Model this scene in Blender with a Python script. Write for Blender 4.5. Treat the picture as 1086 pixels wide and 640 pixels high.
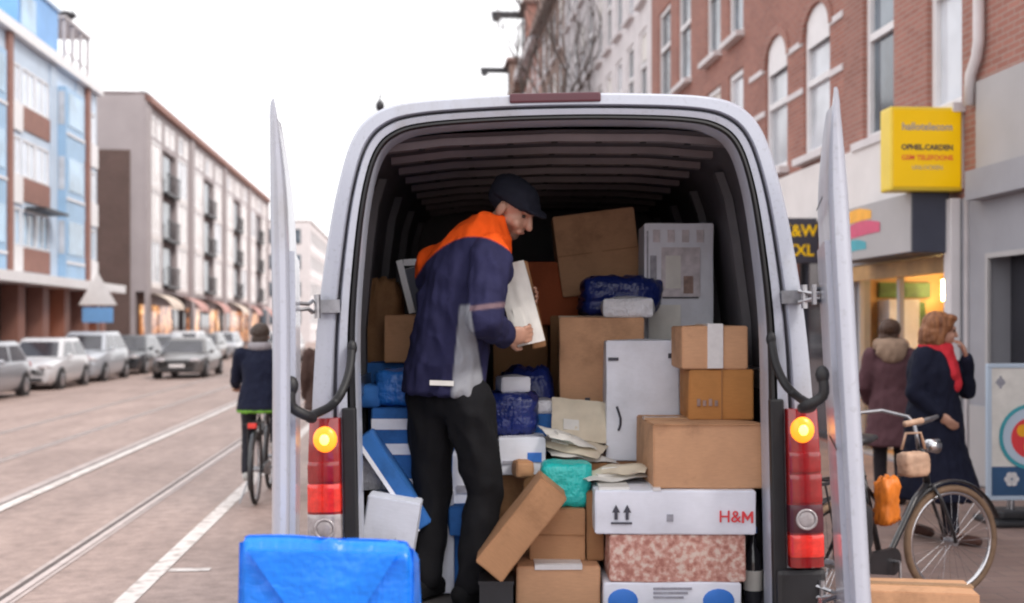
import bpy, bmesh, math, random
from mathutils import Vector, Matrix, noise as mnoise
R = math.radians
random.seed(7)
scene = bpy.context.scene
for o in list(bpy.data.objects):
    bpy.data.objects.remove(o)

# ------------------------------------------------------------------ camera
CAM_H = 1.70
FPX = 1246.0                       # focal length in pixels of a 1086 px wide picture
cam_data = bpy.data.cameras.new('camera')
cam = bpy.data.objects.new('camera', cam_data)
scene.collection.objects.link(cam)
cam.location = (0, 0, CAM_H)
cam.rotation_euler = (R(90), 0, 0)
cam_data.sensor_width = 36.0
cam_data.lens = 36.0 * FPX / 1086.0
cam_data.shift_y = 25.0 / 1086.0
cam_data.clip_start = 0.05
cam_data.clip_end = 3000
cam_data.dof.use_dof = True
cam_data.dof.focus_distance = 4.75
cam_data.dof.aperture_fstop = 2.1
scene.camera = cam

# ------------------------------------------------------------------ world, sun, exposure
SUN_EL, SUN_AZ = R(46), R(128)     # azimuth from +Y clockwise: over the right-hand terrace, a little behind the camera
world = bpy.data.worlds.new('World'); scene.world = world
world.use_nodes = True
nt = world.node_tree; nt.nodes.clear()
w_out = nt.nodes.new('ShaderNodeOutputWorld')
w_bg = nt.nodes.new('ShaderNodeBackground')
w_sky = nt.nodes.new('ShaderNodeTexSky')
w_sky.sky_type = 'NISHITA'; w_sky.sun_disc = False
w_sky.sun_elevation = SUN_EL; w_sky.sun_rotation = SUN_AZ
w_sky.dust_density = 4.0; w_sky.air_density = 1.0
w_mix = nt.nodes.new('ShaderNodeMix'); w_mix.data_type = 'RGBA'
w_mix.inputs['Factor'].default_value = 0.86      # a closed layer of bright cloud over the sky
w_mix.inputs['B'].default_value = (10.9, 10.7, 10.8, 1)
nt.links.new(w_sky.outputs['Color'], w_mix.inputs['A'])
nt.links.new(w_mix.outputs['Result'], w_bg.inputs['Color'])
w_bg.inputs['Strength'].default_value = 0.12
nt.links.new(w_bg.outputs['Background'], w_out.inputs['Surface'])
sun_data = bpy.data.lights.new('sun', 'SUN')
sun = bpy.data.objects.new('sun', sun_data); scene.collection.objects.link(sun)
sun_data.energy = 1.5; sun_data.angle = R(12); sun_data.color = (1.0, 0.93, 0.86)
sd = Vector((math.sin(SUN_AZ) * math.cos(SUN_EL), math.cos(SUN_AZ) * math.cos(SUN_EL), math.sin(SUN_EL)))
sun.rotation_euler = sd.to_track_quat('Z', 'Y').to_euler()
sun.location = (0, -5, 30)
scene.view_settings.view_transform = 'Standard'
scene.view_settings.look = 'None'
scene.view_settings.exposure = 0.55
scene.view_settings.gamma = 1.0
scene.view_settings.use_curve_mapping = False
scene.render.engine = 'CYCLES'
scene.cycles.use_denoising = True
scene.cycles.max_bounces = 7
scene.cycles.diffuse_bounces = 4
scene.cycles.glossy_bounces = 3
scene.cycles.sample_clamp_indirect = 6
scene.cycles.caustics_reflective = False
scene.cycles.caustics_refractive = False
scene.cycles.filter_width = 2.1

# ------------------------------------------------------------------ helpers
COL = scene.collection
def at(px, py, Y):
    """a point at depth Y metres in front of the camera position"""
    return Vector(((px - 543.0) / FPX * Y, Y, CAM_H - (py - 345.0) / FPX * Y))
TH = R(4.7)                        # the street runs 4.7 degrees to the left of the van
def st(u, v, z=0.0):
    c, s = math.cos(TH), math.sin(TH)
    return Vector((u * c - v * s, u * s + v * c, z))

def link(o, parent=None):
    COL.objects.link(o)
    if parent is not None: o.parent = parent
    return o
def tag(o, label=None, cat=None, group=None, kind=None):
    if label: o['label'] = label
    if cat: o['category'] = cat
    if group: o['group'] = group
    if kind: o['kind'] = kind
    return o
def empty(name, loc=(0, 0, 0), rz=0.0):
    o = bpy.data.objects.new(name, None); COL.objects.link(o)
    o.location = loc; o.rotation_euler = (0, 0, rz); o.empty_display_size = 0.1
    return o
def copy_tree(o, parent=None):
    c = o.copy(); COL.objects.link(c); c.parent = parent
    for ch in list(o.children): copy_tree(ch, c)
    return c

class MB:
    def __init__(s): s.v = []; s.f = []; s.m = []
    def poly(s, pts, mi=0):
        b = len(s.v); s.v += [tuple(p) for p in pts]; s.f.append(tuple(range(b, b + len(pts)))); s.m.append(mi); return s
    def box(s, x0, x1, y0, y1, z0, z1, mi=0):
        if x1 < x0: x0, x1 = x1, x0
        if y1 < y0: y0, y1 = y1, y0
        if z1 < z0: z0, z1 = z1, z0
        b = len(s.v)
        s.v += [(x0,y0,z0),(x1,y0,z0),(x1,y1,z0),(x0,y1,z0),(x0,y0,z1),(x1,y0,z1),(x1,y1,z1),(x0,y1,z1)]
        for q in ((0,3,2,1),(4,5,6,7),(0,1,5,4),(1,2,6,5),(2,3,7,6),(3,0,4,7)):
            s.f.append(tuple(b + i for i in q)); s.m.append(mi)
        return s
    def obox(s, c, size, M=None, mi=0):
        n = len(s.v); hx, hy, hz = size[0]/2, size[1]/2, size[2]/2
        s.box(-hx, hx, -hy, hy, -hz, hz, mi)
        M = M or Matrix.Identity(3); c = Vector(c)
        for i in range(n, len(s.v)): s.v[i] = tuple(c + M @ Vector(s.v[i]))
        return s
    def loft(s, rings, caps=True, closed=True, mi=0):
        b = len(s.v); n = len(rings[0])
        for r in rings: s.v += [tuple(p) for p in r]
        for i in range(len(rings) - 1):
            for j in range(n if closed else n - 1):
                k = (j + 1) % n
                s.f.append((b + i*n + j, b + i*n + k, b + (i+1)*n + k, b + (i+1)*n + j)); s.m.append(mi)
        if caps:
            s.f.append(tuple(b + j for j in reversed(range(n)))); s.m.append(mi)
            s.f.append(tuple(b + (len(rings)-1)*n + j for j in range(n))); s.m.append(mi)
        return s
    def tube(s, path, r, n=8, mi=0, closed=False):
        P = [Vector(p) for p in path]; rs = r if isinstance(r, (list, tuple)) else [r] * len(P)
        rings = []; prev = None
        for i, p in enumerate(P):
            if closed: d = P[(i+1) % len(P)] - P[i-1]
            else: d = P[min(i+1, len(P)-1)] - P[max(i-1, 0)]
            d.normalize()
            if prev is None:
                a = Vector((0,0,1)) if abs(d.z) < .9 else Vector((1,0,0))
                nn = d.cross(a).normalized()
            else:
                nn = (prev - d * prev.dot(d)).normalized()
            prev = nn; bb = d.cross(nn)
            rings.append([p + (nn * math.cos(2*math.pi*k/n) + bb * math.sin(2*math.pi*k/n)) * rs[i] for k in range(n)])
        if closed: rings.append(rings[0]); return s.loft(rings, caps=False, mi=mi)
        return s.loft(rings, mi=mi)
    def cyl(s, p0, p1, r0, r1=None, n=14, mi=0):
        return s.tube([p0, p1], [r0, r0 if r1 is None else r1], n, mi)
    def ell(s, c, rad, M=None, nu=14, nv=9, mi=0):
        c = Vector(c); M = M or Matrix.Identity(3); rings = []
        for i in range(nv + 1):
            a = math.pi * (i / nv) ; a = min(max(a, .06), math.pi - .06)
            rings.append([c + M @ Vector((rad[0]*math.sin(a)*math.cos(2*math.pi*k/nu), rad[1]*math.sin(a)*math.sin(2*math.pi*k/nu), -rad[2]*math.cos(a))) for k in range(nu)])
        return s.loft(rings, mi=mi)
    def cap(s, p0, p1, r0, r1=None, n=12, mi=0):
        r1 = r0 if r1 is None else r1
        p0, p1 = Vector(p0), Vector(p1); d = p1 - p0; L = d.length
        if L < 1e-5: return s.ell(p0, (r0, r0, r0), mi=mi)
        d /= L; pts = []; rs = []
        for a in (80, 55, 28, 0): pts.append(p0 - d*r0*math.sin(R(a))); rs.append(r0*math.cos(R(a)))
        for a in (0, 28, 55, 80): pts.append(p1 + d*r1*math.sin(R(a))); rs.append(r1*math.cos(R(a)))
        return s.tube(pts, rs, n, mi)
    def torus(s, c, Rr, r, axis='y', n=40, m=8, mi=0):
        c = Vector(c); pts = []
        for k in range(n):
            a = 2*math.pi*k/n; x, y = Rr*math.cos(a), Rr*math.sin(a)
            pts.append(c + (Vector((x,0,y)) if axis == 'y' else Vector((0,x,y)) if axis == 'x' else Vector((x,y,0))))
        return s.tube(pts, r, m, mi, closed=True)
    def xform(s, M):
        s.v = [tuple(M @ Vector(p)) for p in s.v]; return s
    def mesh(s, name, smooth=False, bevel=0.0, seg=2, weld=False):
        me = bpy.data.meshes.new(name)
        me.from_pydata(s.v, [], s.f); me.update()
        for p, mi in zip(me.polygons, s.m): p.material_index = mi
        bm = bmesh.new(); bm.from_mesh(me)
        if weld: bmesh.ops.remove_doubles(bm, verts=bm.verts, dist=1e-5)
        bmesh.ops.recalc_face_normals(bm, faces=bm.faces)
        if bevel > 0:
            es = [e for e in bm.edges if len(e.link_faces) == 2 and e.calc_face_angle(0) > R(35)]
            bmesh.ops.bevel(bm, geom=es, offset=bevel, segments=seg, affect='EDGES', profile=.6)
        bm.to_mesh(me); bm.free()
        if smooth: me.shade_smooth()
        return me
    def build(s, name, mats, parent=None, smooth=False, bevel=0.0, seg=2, loc=None, rot=None, auto=False, weld=False):
        me = s.mesh(name, smooth or auto, bevel, seg, weld)
        if auto: me.set_sharp_from_angle(angle=R(38))
        for m in (mats if isinstance(mats, (list, tuple)) else [mats]): me.materials.append(m)
        o = bpy.data.objects.new(name, me); link(o, parent)
        if loc is not None: o.location = loc
        if rot is not None: o.rotation_euler = rot
        return o

# ------------------------------------------------------------------ materials
class N:
    def __init__(s, name):
        s.mat = bpy.data.materials.new(name); s.mat.use_nodes = True
        s.t = s.mat.node_tree; s.b = s.t.nodes['Principled BSDF']; s.tc = None
    def n(s, typ, **kw):
        x = s.t.nodes.new(typ)
        for k, v in kw.items():
            if hasattr(x, k) and k not in x.inputs: setattr(x, k, v)
            else: x.inputs[k].default_value = v
        return x
    def l(s, a, b): s.t.links.new(a, b)
    def coord(s, scale=(1, 1, 1)):
        if s.tc is None: s.tc = s.n('ShaderNodeTexCoord')
        m = s.n('ShaderNodeMapping'); m.inputs['Scale'].default_value = scale
        s.l(s.tc.outputs['Object'], m.inputs['Vector']); return m.outputs['Vector']
    def noise(s, scale, detail=4, sc=(1, 1, 1), rough=.55):
        x = s.n('ShaderNodeTexNoise'); x.inputs['Scale'].default_value = scale; x.inputs['Detail'].default_value = detail
        x.inputs['Roughness'].default_value = rough
        s.l(s.coord(sc), x.inputs['Vector']); return x.outputs['Fac']
    def ramp(s, fac, stops):
        r = s.n('ShaderNodeValToRGB'); e = r.color_ramp.elements
        while len(e) < len(stops): e.new(.5)
        for el, (p, c) in zip(e, stops): el.position = p; el.color = (c[0], c[1], c[2], 1)
        s.l(fac, r.inputs['Fac']); return r.outputs['Color']
    def mix(s, a, b, fac, mode='MIX'):
        m = s.n('ShaderNodeMix', data_type='RGBA', blend_type=mode)
        for sock, val in (('A', a), ('B', b), ('Factor', fac)):
            if hasattr(val, 'is_output') or isinstance(val, bpy.types.NodeSocket): s.l(val, m.inputs[sock])
            else: m.inputs[sock].default_value = val if sock == 'Factor' else (val[0], val[1], val[2], 1)
        return m.outputs['Result']
    def bump(s, h, strength=.3, dist=.01):
        b = s.n('ShaderNodeBump'); b.inputs['Strength'].default_value = strength; b.inputs['Distance'].default_value = dist
        s.l(h, b.inputs['Height']); s.l(b.outputs['Normal'], s.b.inputs['Normal'])
def mat(name, col, rough=.6, metal=0.0, var=.12, vs=6.0, bump=0.0, bs=40.0, coat=0.0, spec=.5, emit=None, es=0.0, sheen=0.0):
    k = N(name); b = k.b
    b.inputs['Roughness'].default_value = rough; b.inputs['Metallic'].default_value = metal
    b.inputs['Coat Weight'].default_value = coat; b.inputs['Specular IOR Level'].default_value = spec
    b.inputs['Sheen Weight'].default_value = sheen
    if var > 0:
        f = k.noise(vs, 5)
        lo = [c * (1 - var) for c in col]; hi = [min(1, c * (1 + var)) for c in col]
        k.l(k.ramp(f, [(.3, lo), (.7, hi)]), b.inputs['Base Color'])
    else: b.inputs['Base Color'].default_value = (*col, 1)
    if bump > 0: k.bump(k.noise(bs, 4), bump, .01)
    if emit: b.inputs['Emission Color'].default_value = (*emit, 1); b.inputs['Emission Strength'].default_value = es
    return k.mat
def brick_mat(name, c1, c2, mortar, scale=1.0, bw=.22, bh=.065, grime=.25):
    k = N(name)
    tc = k.n('ShaderNodeTexCoord'); sp = k.n('ShaderNodeSeparateXYZ'); k.l(tc.outputs['Object'], sp.inputs[0])
    ad = k.n('ShaderNodeMath', operation='ADD'); k.l(sp.outputs['X'], ad.inputs[0]); k.l(sp.outputs['Y'], ad.inputs[1])
    cb = k.n('ShaderNodeCombineXYZ'); k.l(ad.outputs[0], cb.inputs['X']); k.l(sp.outputs['Z'], cb.inputs['Y'])
    br = k.n('ShaderNodeTexBrick'); k.l(cb.outputs[0], br.inputs['Vector'])
    br.inputs['Scale'].default_value = scale; br.inputs['Brick Width'].default_value = bw; br.inputs['Row Height'].default_value = bh
    br.inputs['Mortar Size'].default_value = .006; br.inputs['Color1'].default_value = (*c1, 1); br.inputs['Color2'].default_value = (*c2, 1)
    br.inputs['Mortar'].default_value = (*mortar, 1)
    f = k.noise(.7, 6); g = k.ramp(f, [(.3, (1-grime,)*3), (.7, (1.0,)*3)])
    k.l(k.mix(br.outputs['Color'], g, 1.0, 'MULTIPLY'), k.b.inputs['Base Color'])
    k.b.inputs['Roughness'].default_value = .85
    k.bump(br.outputs['Fac'], -.4, .01)
    return k.mat
def vcol_mat(name, rough=.8, bump=.25, bs=60, sheen=.0):
    k = N(name); a = k.n('ShaderNodeAttribute', attribute_name='Col')
    f = k.noise(14, 4); g = k.ramp(f, [(.3, (.82,)*3), (.7, (1,)*3)])
    k.l(k.mix(a.outputs['Color'], g, 1.0, 'MULTIPLY'), k.b.inputs['Base Color'])
    k.b.inputs['Roughness'].default_value = rough; k.b.inputs['Sheen Weight'].default_value = sheen
    if rough > .8: k.b.inputs['Specular IOR Level'].default_value = .2
    if bump: k.bump(k.noise(bs, 4), bump, .006)
    return k.mat
def cardboard(name, col, streak=.1, scuff=.8):
    k = N(name)
    f = k.noise(5, 5); f2 = k.noise(30, 3, (1, 1, 8))
    c = k.ramp(f, [(.25, [x*.86 for x in col]), (.75, [min(1, x*1.1) for x in col])])
    f3 = k.noise(2.3, 8, rough=.72); c = k.mix(c, k.ramp(f3, [(.36, (.70, .68, .66)), (.47, (1, 1, 1))]), scuff, 'MULTIPLY')
    g = k.ramp(f2, [(.3, (1-streak,)*3), (.7, (1,)*3)])
    k.l(k.mix(c, g, 1.0, 'MULTIPLY'), k.b.inputs['Base Color'])
    k.b.inputs['Roughness'].default_value = .75; k.b.inputs['Specular IOR Level'].default_value = .3
    k.bump(f2, .12, .004)
    return k.mat
def glass_mat(name, col=(.10, .13, .16), rough=.08, var=.5, vs=.8):
    k = N(name); f = k.noise(vs, 3)
    k.l(k.ramp(f, [(.35, [c*(1-var) for c in col]), (.65, [min(1, c*(1+var)) for c in col])]), k.b.inputs['Base Color'])
    k.b.inputs['Roughness'].default_value = rough; k.b.inputs['Specular IOR Level'].default_value = .8
    return k.mat

M = {}
k = N('van_paint'); f = k.noise(2.2, 7, (1, 1, .5), .65); f2 = k.noise(60, 3)
c = k.ramp(f, [(.30, (.33, .335, .36)), (.46, (.40, .425, .50)), (.75, (.44, .465, .54))])
c = k.mix(c, k.ramp(f2, [(.28, (.86, .85, .84)), (.42, (1, 1, 1))]), 1.0, 'MULTIPLY')
k.l(c, k.b.inputs['Base Color']); k.b.inputs['Coat Weight'].default_value = .45; k.b.inputs['Coat Roughness'].default_value = .08
k.l(k.ramp(f, [(.3, (.55,)*3), (.6, (.28,)*3)]), k.b.inputs['Roughness']); M['van_white'] = k.mat
M['van_inner'] = mat('van_inner_steel', (.17, .145, .155), .45, var=.18, vs=5)
M['van_lining'] = mat('van_lining', (.075, .07, .08), .6, var=.25, vs=4, bump=.1)
M['van_floor'] = mat('van_floor', (.10, .09, .085), .7, var=.3, vs=8)
M['rubber'] = mat('black_rubber', (.012, .012, .014), .55, var=.2, vs=10)
M['plastic_black'] = mat('black_plastic', (.02, .02, .023), .45, var=.2, vs=8, bump=.1, bs=200)
M['metal'] = mat('zinc_metal', (.42, .42, .44), .35, 1.0, var=.2, vs=30)
M['lamp_red'] = mat('lamp_red', (.28, .008, .010), .2, var=.15, vs=30, coat=1.0)
M['lamp_red_bright'] = mat('lamp_red_bright', (.75, .03, .02), .12, var=.2, vs=40, coat=1.0)
M['lamp_dark_red'] = mat('lamp_dark_red', (.07, .01, .02), .3, var=.1, coat=.2)
M['lamp_clear'] = mat('lamp_clear', (.36, .33, .34), .12, var=.2, vs=40, coat=1.0)
M['lamp_orange'] = mat('lamp_orange', (.9, .28, .03), .3, var=0, emit=(1.0, .22, .01), es=1.3)
M['lamp_bulb'] = mat('lamp_bulb', (1, .7, .2), .3, var=0, emit=(1.0, .52, .08), es=3.0)
M['card'] = cardboard('cardboard', (.49, .262, .135))
M['card_dark'] = cardboard('cardboard_dark', (.36, .185, .085))
M['card_light'] = cardboard('cardboard_light', (.62, .35, .20))
M['card_orange'] = cardboard('cardboard_orange', (.50, .225, .07))
M['card_red'] = cardboard('cardboard_red', (.42, .10, .035))
M['card_white'] = cardboard('cardboard_white', (.80, .82, .90), .03, .25)
M['card_grey'] = cardboard('cardboard_grey', (.62, .65, .74), .06, .4)
M['card_blue'] = cardboard('cardboard_blue', (.03, .14, .42), .08)
M['print_blue'] = mat('print_blue', (.03, .18, .62), .5, var=.1)
M['print_dark'] = mat('print_dark', (.05, .05, .07), .6, var=.1)
M['print_grey'] = mat('print_grey', (.33, .33, .38), .6, var=.2, vs=40)
M['print_brown'] = mat('print_brown', (.30, .20, .17), .6, var=.3, vs=30)
M['print_pale'] = mat('print_pale', (.62, .57, .60), .6, var=.2, vs=25)
M['print_red'] = mat('print_red', (.75, .05, .06), .5, var=.05)
M['tape_white'] = mat('tape_white', (.72, .70, .70), .35, var=.08, vs=30)
M['tape_clear'] = mat('tape_tan', (.42, .27, .16), .2, var=.1, vs=30)
M['paper'] = mat('paper', (.74, .72, .68), .7, var=.08, vs=12)
M['paper_cream'] = mat('paper_cream', (.68, .60, .47), .7, var=.1, vs=12)
M['poly_white'] = mat('poly_white', (.72, .72, .76), .35, var=.1, vs=15, bump=.2, bs=20)
M['teal'] = mat('teal_plastic', (.02, .50, .47), .35, var=.15, vs=10, bump=.3, bs=18)
M['navy_bag'] = mat('navy_bag', (.012, .025, .16), .45, var=.3, vs=10, bump=.3, bs=18)
M['blue_bag'] = mat('blue_bag', (.02, .16, .55), .4, var=.2, vs=10, bump=.3, bs=18)
M['blue_wrap'] = mat('blue_wrap', (.006, .19, .80), .33, var=.12, vs=5, bump=.35, bs=14, coat=.15)
def film(name, col, rough=.28, scale=9.0, strength=.45):
    k = N(name); f = k.noise(5, 5)
    k.l(k.ramp(f, [(.3, [c*.78 for c in col]), (.7, [min(1, c*1.15) for c in col])]), k.b.inputs['Base Color'])
    n1 = k.noise(scale, 3, (1, .7, 1.6)); ab = k.n('ShaderNodeMath', operation='SUBTRACT'); ab.inputs[1].default_value = .5; k.l(n1, ab.inputs[0])
    a2 = k.n('ShaderNodeMath', operation='ABSOLUTE'); k.l(ab.outputs[0], a2.inputs[0])
    n2 = k.noise(scale * 2.7, 2, (1.5, 1, .6)); s2 = k.n('ShaderNodeMath', operation='SUBTRACT'); s2.inputs[1].default_value = .5; k.l(n2, s2.inputs[0])
    a3 = k.n('ShaderNodeMath', operation='ABSOLUTE'); k.l(s2.outputs[0], a3.inputs[0])
    ad = k.n('ShaderNodeMath', operation='ADD'); k.l(a2.outputs[0], ad.inputs[0]); m = k.n('ShaderNodeMath', operation='MULTIPLY'); m.inputs[1].default_value = .45; k.l(a3.outputs[0], m.inputs[0]); k.l(m.outputs[0], ad.inputs[1])
    k.b.inputs['Roughness'].default_value = rough; k.bump(ad.outputs[0], strength, .05)
    return k.mat
M['teal'] = film('teal_film', (.02, .50, .47), .3, 11)
M['navy_bag'] = film('navy_film', (.012, .025, .16), .3, 9)
M['blue_bag'] = film('blue_film', (.02, .16, .55), .3, 10)
M['poly_white'] = film('white_film', (.72, .72, .76), .3, 12, .5)
M['blue_wrap'] = film('blue_wrap_film', (.006, .19, .80), .32, 6, .4)
M['groove_shade_grey'] = mat('groove_shade_grey', (.22, .22, .25), .5, var=.2)  # shade painted into the narrow groove of the van's rear frame
k = N('speckled_pink'); f = k.noise(38, 5); c = k.ramp(f, [(.36, (.42, .17, .13)), (.5, (.62, .33, .27)), (.62, (.74, .58, .50))])
k.l(c, k.b.inputs['Base Color']); k.b.inputs['Roughness'].default_value = .5; M['speckle'] = k.mat

# street materials
k = N('asphalt'); f = k.noise(.5, 6); f2 = k.noise(90, 3); f3 = k.noise(3.0, 5, (1, .12, 1))
c = k.ramp(f, [(.3, (.325, .238, .208)), (.7, (.425, .318, .282))])
c = k.mix(c, k.ramp(f2, [(.3, (.78,)*3), (.7, (1.08,)*3)]), 1.0, 'MULTIPLY')
f4 = k.noise(7.0, 7, rough=.7); c = k.mix(c, k.ramp(f4, [(.35, (.72, .70, .69)), (.6, (1.08, 1.07, 1.06))]), 1.0, 'MULTIPLY')
c = k.mix(c, k.ramp(f3, [(.35, (.86, .85, .85)), (.65, (1.05,)*3)]), 1.0, 'MULTIPLY')
k.l(c, k.b.inputs['Base Color']); k.b.inputs['Roughness'].default_value = .62; k.bump(f2, .3, .006); M['asphalt'] = k.mat
k = N('road_paint'); f = k.noise(9, 6)
k.l(k.ramp(f, [(.34, (.40, .34, .31)), (.52, (.68, .63, .60))]), k.b.inputs['Base Color']); k.b.inputs['Roughness'].default_value = .6; M['road_paint'] = k.mat
M['rail'] = mat('rail_steel', (.56, .47, .44), .4, .25, var=.15, vs=6)
M['rail_bed'] = mat('rail_bed', (.42, .35, .33), .55, var=.2, vs=6)
M['groove'] = mat('rail_groove', (.09, .07, .065), .8, var=.3)
M['manhole'] = mat('manhole_iron', (.12, .10, .09), .6, .5, var=.3, vs=40, bump=.4, bs=60)
M['kerb'] = mat('kerb_stone', (.34, .32, .31), .8, var=.15, vs=6, bump=.2)
k = N('pavement'); tc = k.n('ShaderNodeTexCoord'); br = k.n('ShaderNodeTexBrick'); k.l(tc.outputs['Object'], br.inputs['Vector'])
br.inputs['Scale'].default_value = 1; br.inputs['Brick Width'].default_value = .3; br.inputs['Row Height'].default_value = .15; br.inputs['Mortar Size'].default_value = .004
br.inputs['Color1'].default_value = (.30, .205, .175, 1); br.inputs['Color2'].default_value = (.24, .16, .14, 1); br.inputs['Mortar'].default_value = (.15, .12, .11, 1)
g = k.ramp(k.noise(.9, 6), [(.3, (.75,)*3), (.7, (1.05,)*3)])
k.l(k.mix(br.outputs['Color'], g, 1.0, 'MULTIPLY'), k.b.inputs['Base Color']); k.b.inputs['Roughness'].default_value = .75
k.bump(br.outputs['Fac'], -.3, .006); M['pavement'] = k.mat
M['brick_red'] = brick_mat('brick_red', (.40, .165, .12), (.31, .12, .09), (.36, .28, .25))
M['brick_rose'] = brick_mat('brick_rose', (.41, .185, .145), (.33, .14, .11), (.38, .30, .26))
M['brick_brown'] = brick_mat('brick_brown', (.27, .17, .135), (.20, .125, .10), (.26, .21, .19))
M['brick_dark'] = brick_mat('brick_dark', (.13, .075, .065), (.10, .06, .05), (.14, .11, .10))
M['stone_grey'] = mat('stone_grey', (.47, .44, .45), .8, var=.1, vs=2, bump=.1)
M['stone_pale'] = mat('stone_pale', (.66, .63, .64), .75, var=.08, vs=2)
M['stucco_white'] = mat('stucco_white', (.74, .71, .70), .75, var=.06, vs=2)
M['paint_white'] = mat('paint_white', (.74, .73, .74), .45, var=.05, vs=4)
M['l2_wall'] = mat('render_taupe', (.35, .31, .315), .8, var=.1, vs=.5)
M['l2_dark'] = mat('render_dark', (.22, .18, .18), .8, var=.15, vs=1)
M['blue_panel'] = mat('blue_panel', (.30, .47, .66), .45, var=.1, vs=1)
M['blue_pale'] = mat('blue_pale_panel', (.50, .60, .72), .5, var=.08, vs=1)
M['blue_strong'] = mat('blue_strong_panel', (.16, .36, .68), .45, var=.1, vs=1)
M['brown_panel'] = mat('brown_panel', (.27, .13, .10), .6, var=.12, vs=2)
M['glass'] = glass_mat('window_glass')
M['glass_pale'] = glass_mat('window_glass_pale', (.50, .53, .58), .12, .25)  # pale panes, here and below: reflected sky and curtains put into the glass colour
M['glass_white'] = glass_mat('window_sky_curtain', (.74, .71, .70), .25, .12)
M['glass_blue'] = glass_mat('window_glass_blue', (.26, .42, .58), .1, .3)
M['glass_pale_blue'] = glass_mat('window_glass_pale_blue', (.62, .70, .80), .12, .15)
M['glass_shop'] = glass_mat('shop_glass', (.035, .035, .045), .06, .4)
M['shop_grey'] = mat('shop_grey', (.30, .30, .33), .55, var=.08, vs=2)
M['shop_grey_light'] = mat('shop_grey_light', (.40, .385, .39), .6, var=.07, vs=1.5)
M['shop_dark'] = mat('shop_dark_blue', (.045, .05, .075), .5, var=.1)
M['sign_yellow'] = mat('sign_yellow', (.80, .49, .0), .35, var=.05, vs=2, emit=(1.0, .60, .0), es=.14)
M['sign_yellow_edge'] = mat('sign_yellow_edge', (.82, .60, .05), .35, var=.04)
M['sign_amber'] = mat('sign_amber', (.90, .42, .02), .4, var=.1)
M['sign_pink'] = mat('sign_pink', (.60, .07, .16), .4, var=.1)
M['sign_teal'] = mat('sign_teal', (.05, .35, .42), .4, var=.1)
M['sign_navy'] = mat('sign_navy', (.03, .09, .20), .4, var=.15)
M['wood_warm'] = mat('wood_warm', (.45, .26, .10), .5, var=.3, vs=3)
M['shop_lamp'] = mat('shop_lamp', (1, .8, .5), .5, var=0, emit=(1.0, .72, .32), es=40.0)
k = N('shop_window_lit'); f = k.noise(1.6, 4, rough=.6); k.b.inputs['Base Color'].default_value = (.05, .035, .03, 1); k.b.inputs['Roughness'].default_value = .1
k.l(k.ramp(f, [(.38, (.02, .012, .01)), (.52, (.45, .15, .05)), (.62, (1.0, .50, .18)), (.72, (1.0, .75, .45))]), k.b.inputs['Emission Color']); k.b.inputs['Emission Strength'].default_value = .8; M['shop_glow'] = k.mat
M['plant_green'] = mat('plant_green', (.05, .10, .03), .6, var=.4, vs=10)
M['awning'] = mat('awning_rose', (.50, .28, .25), .8, var=.1)
M['awning_cream'] = mat('awning_cream', (.62, .52, .44), .8, var=.1)
M['roof_tile'] = mat('roof_tile', (.20, .13, .115), .8, var=.2, vs=6)
M['dark_metal'] = mat('dark_metal', (.035, .035, .04), .45, .3, var=.15)
M['tyre'] = mat('tyre_rubber', (.02, .02, .021), .75, var=.2, vs=20)
M['tyre_tan'] = mat('tyre_tan', (.21, .135, .085), .8, var=.15, vs=20)
M['rim'] = mat('rim_alloy', (.45, .45, .47), .35, .9, var=.1)
M['chrome'] = mat('chrome', (.6, .6, .62), .18, 1.0, var=.1)
M['bike_black'] = mat('bike_black', (.015, .015, .018), .35, var=.2, coat=.3)
M['orange_bag'] = mat('orange_bag', (.62, .17, .015), .5, var=.2, vs=10, bump=.3, bs=20)
M['tan_bag'] = mat('tan_bag', (.50, .32, .22), .6, var=.25, vs=14, bump=.2)
M['skin_eye'] = mat('eye_dark', (.03, .02, .015), .2, var=0)
M['lips'] = mat('lips', (.34, .15, .11), .5, var=.05)
M['cloth'] = vcol_mat('cloth', .85, .25, 55, .0)
M['skin'] = vcol_mat('skin', .5, .05, 120)
M['hair'] = vcol_mat('hair', .6, .5, 90)
# ================================================================== the setting
def zr(u):                               # cross fall of the road towards its left edge
    return 0.0 if u > -2 else .02 * (u + 2)
def sheet(name, u0, u1, v0, v1, z, m, parent=None, mi=0):
    return MB().poly([(u0, v0, z + zr(u0)), (u1, v0, z + zr(u1)), (u1, v1, z + zr(u1)), (u0, v1, z + zr(u0))]).build(name, m, parent)
g = MB().poly([(-900, -400, -.45), (900, -400, -.45), (900, 1600, -.45), (-900, 1600, -.45)]).build('ground', M['asphalt'])
tag(g, kind='structure'); g.rotation_euler.z = TH
rd = MB()
for a, b in ((-12.05, -2.0), (-2.0, 2.02)):
    rd.poly([(a, -30, zr(a)), (b, -30, zr(b)), (b, 420, zr(b)), (a, 420, zr(a))])
road = rd.build('road', M['asphalt'], weld=True); tag(road, kind='structure'); road.rotation_euler.z = TH
# tram rails: pale bed strip, groove and polished head each; the wide one's pale paint mimics reflected sky and a lighter strip
for ur, wide in ((-2.55, .0), (-3.97, .08), (-5.38, .0), (-6.86, .0)):
    b = sheet('rail_bed', ur - .09 - wide, ur + .09, -30, 300, .004, M['rail_bed'], road)
    sheet('rail_groove', ur - .045, ur + .0, -30, 300, .008, M['groove'], b)
    sheet('rail_head', ur + .002, ur + .055 + wide, -30, 300, .010, M['rail'] if not wide else M['road_paint'], b)
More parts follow.
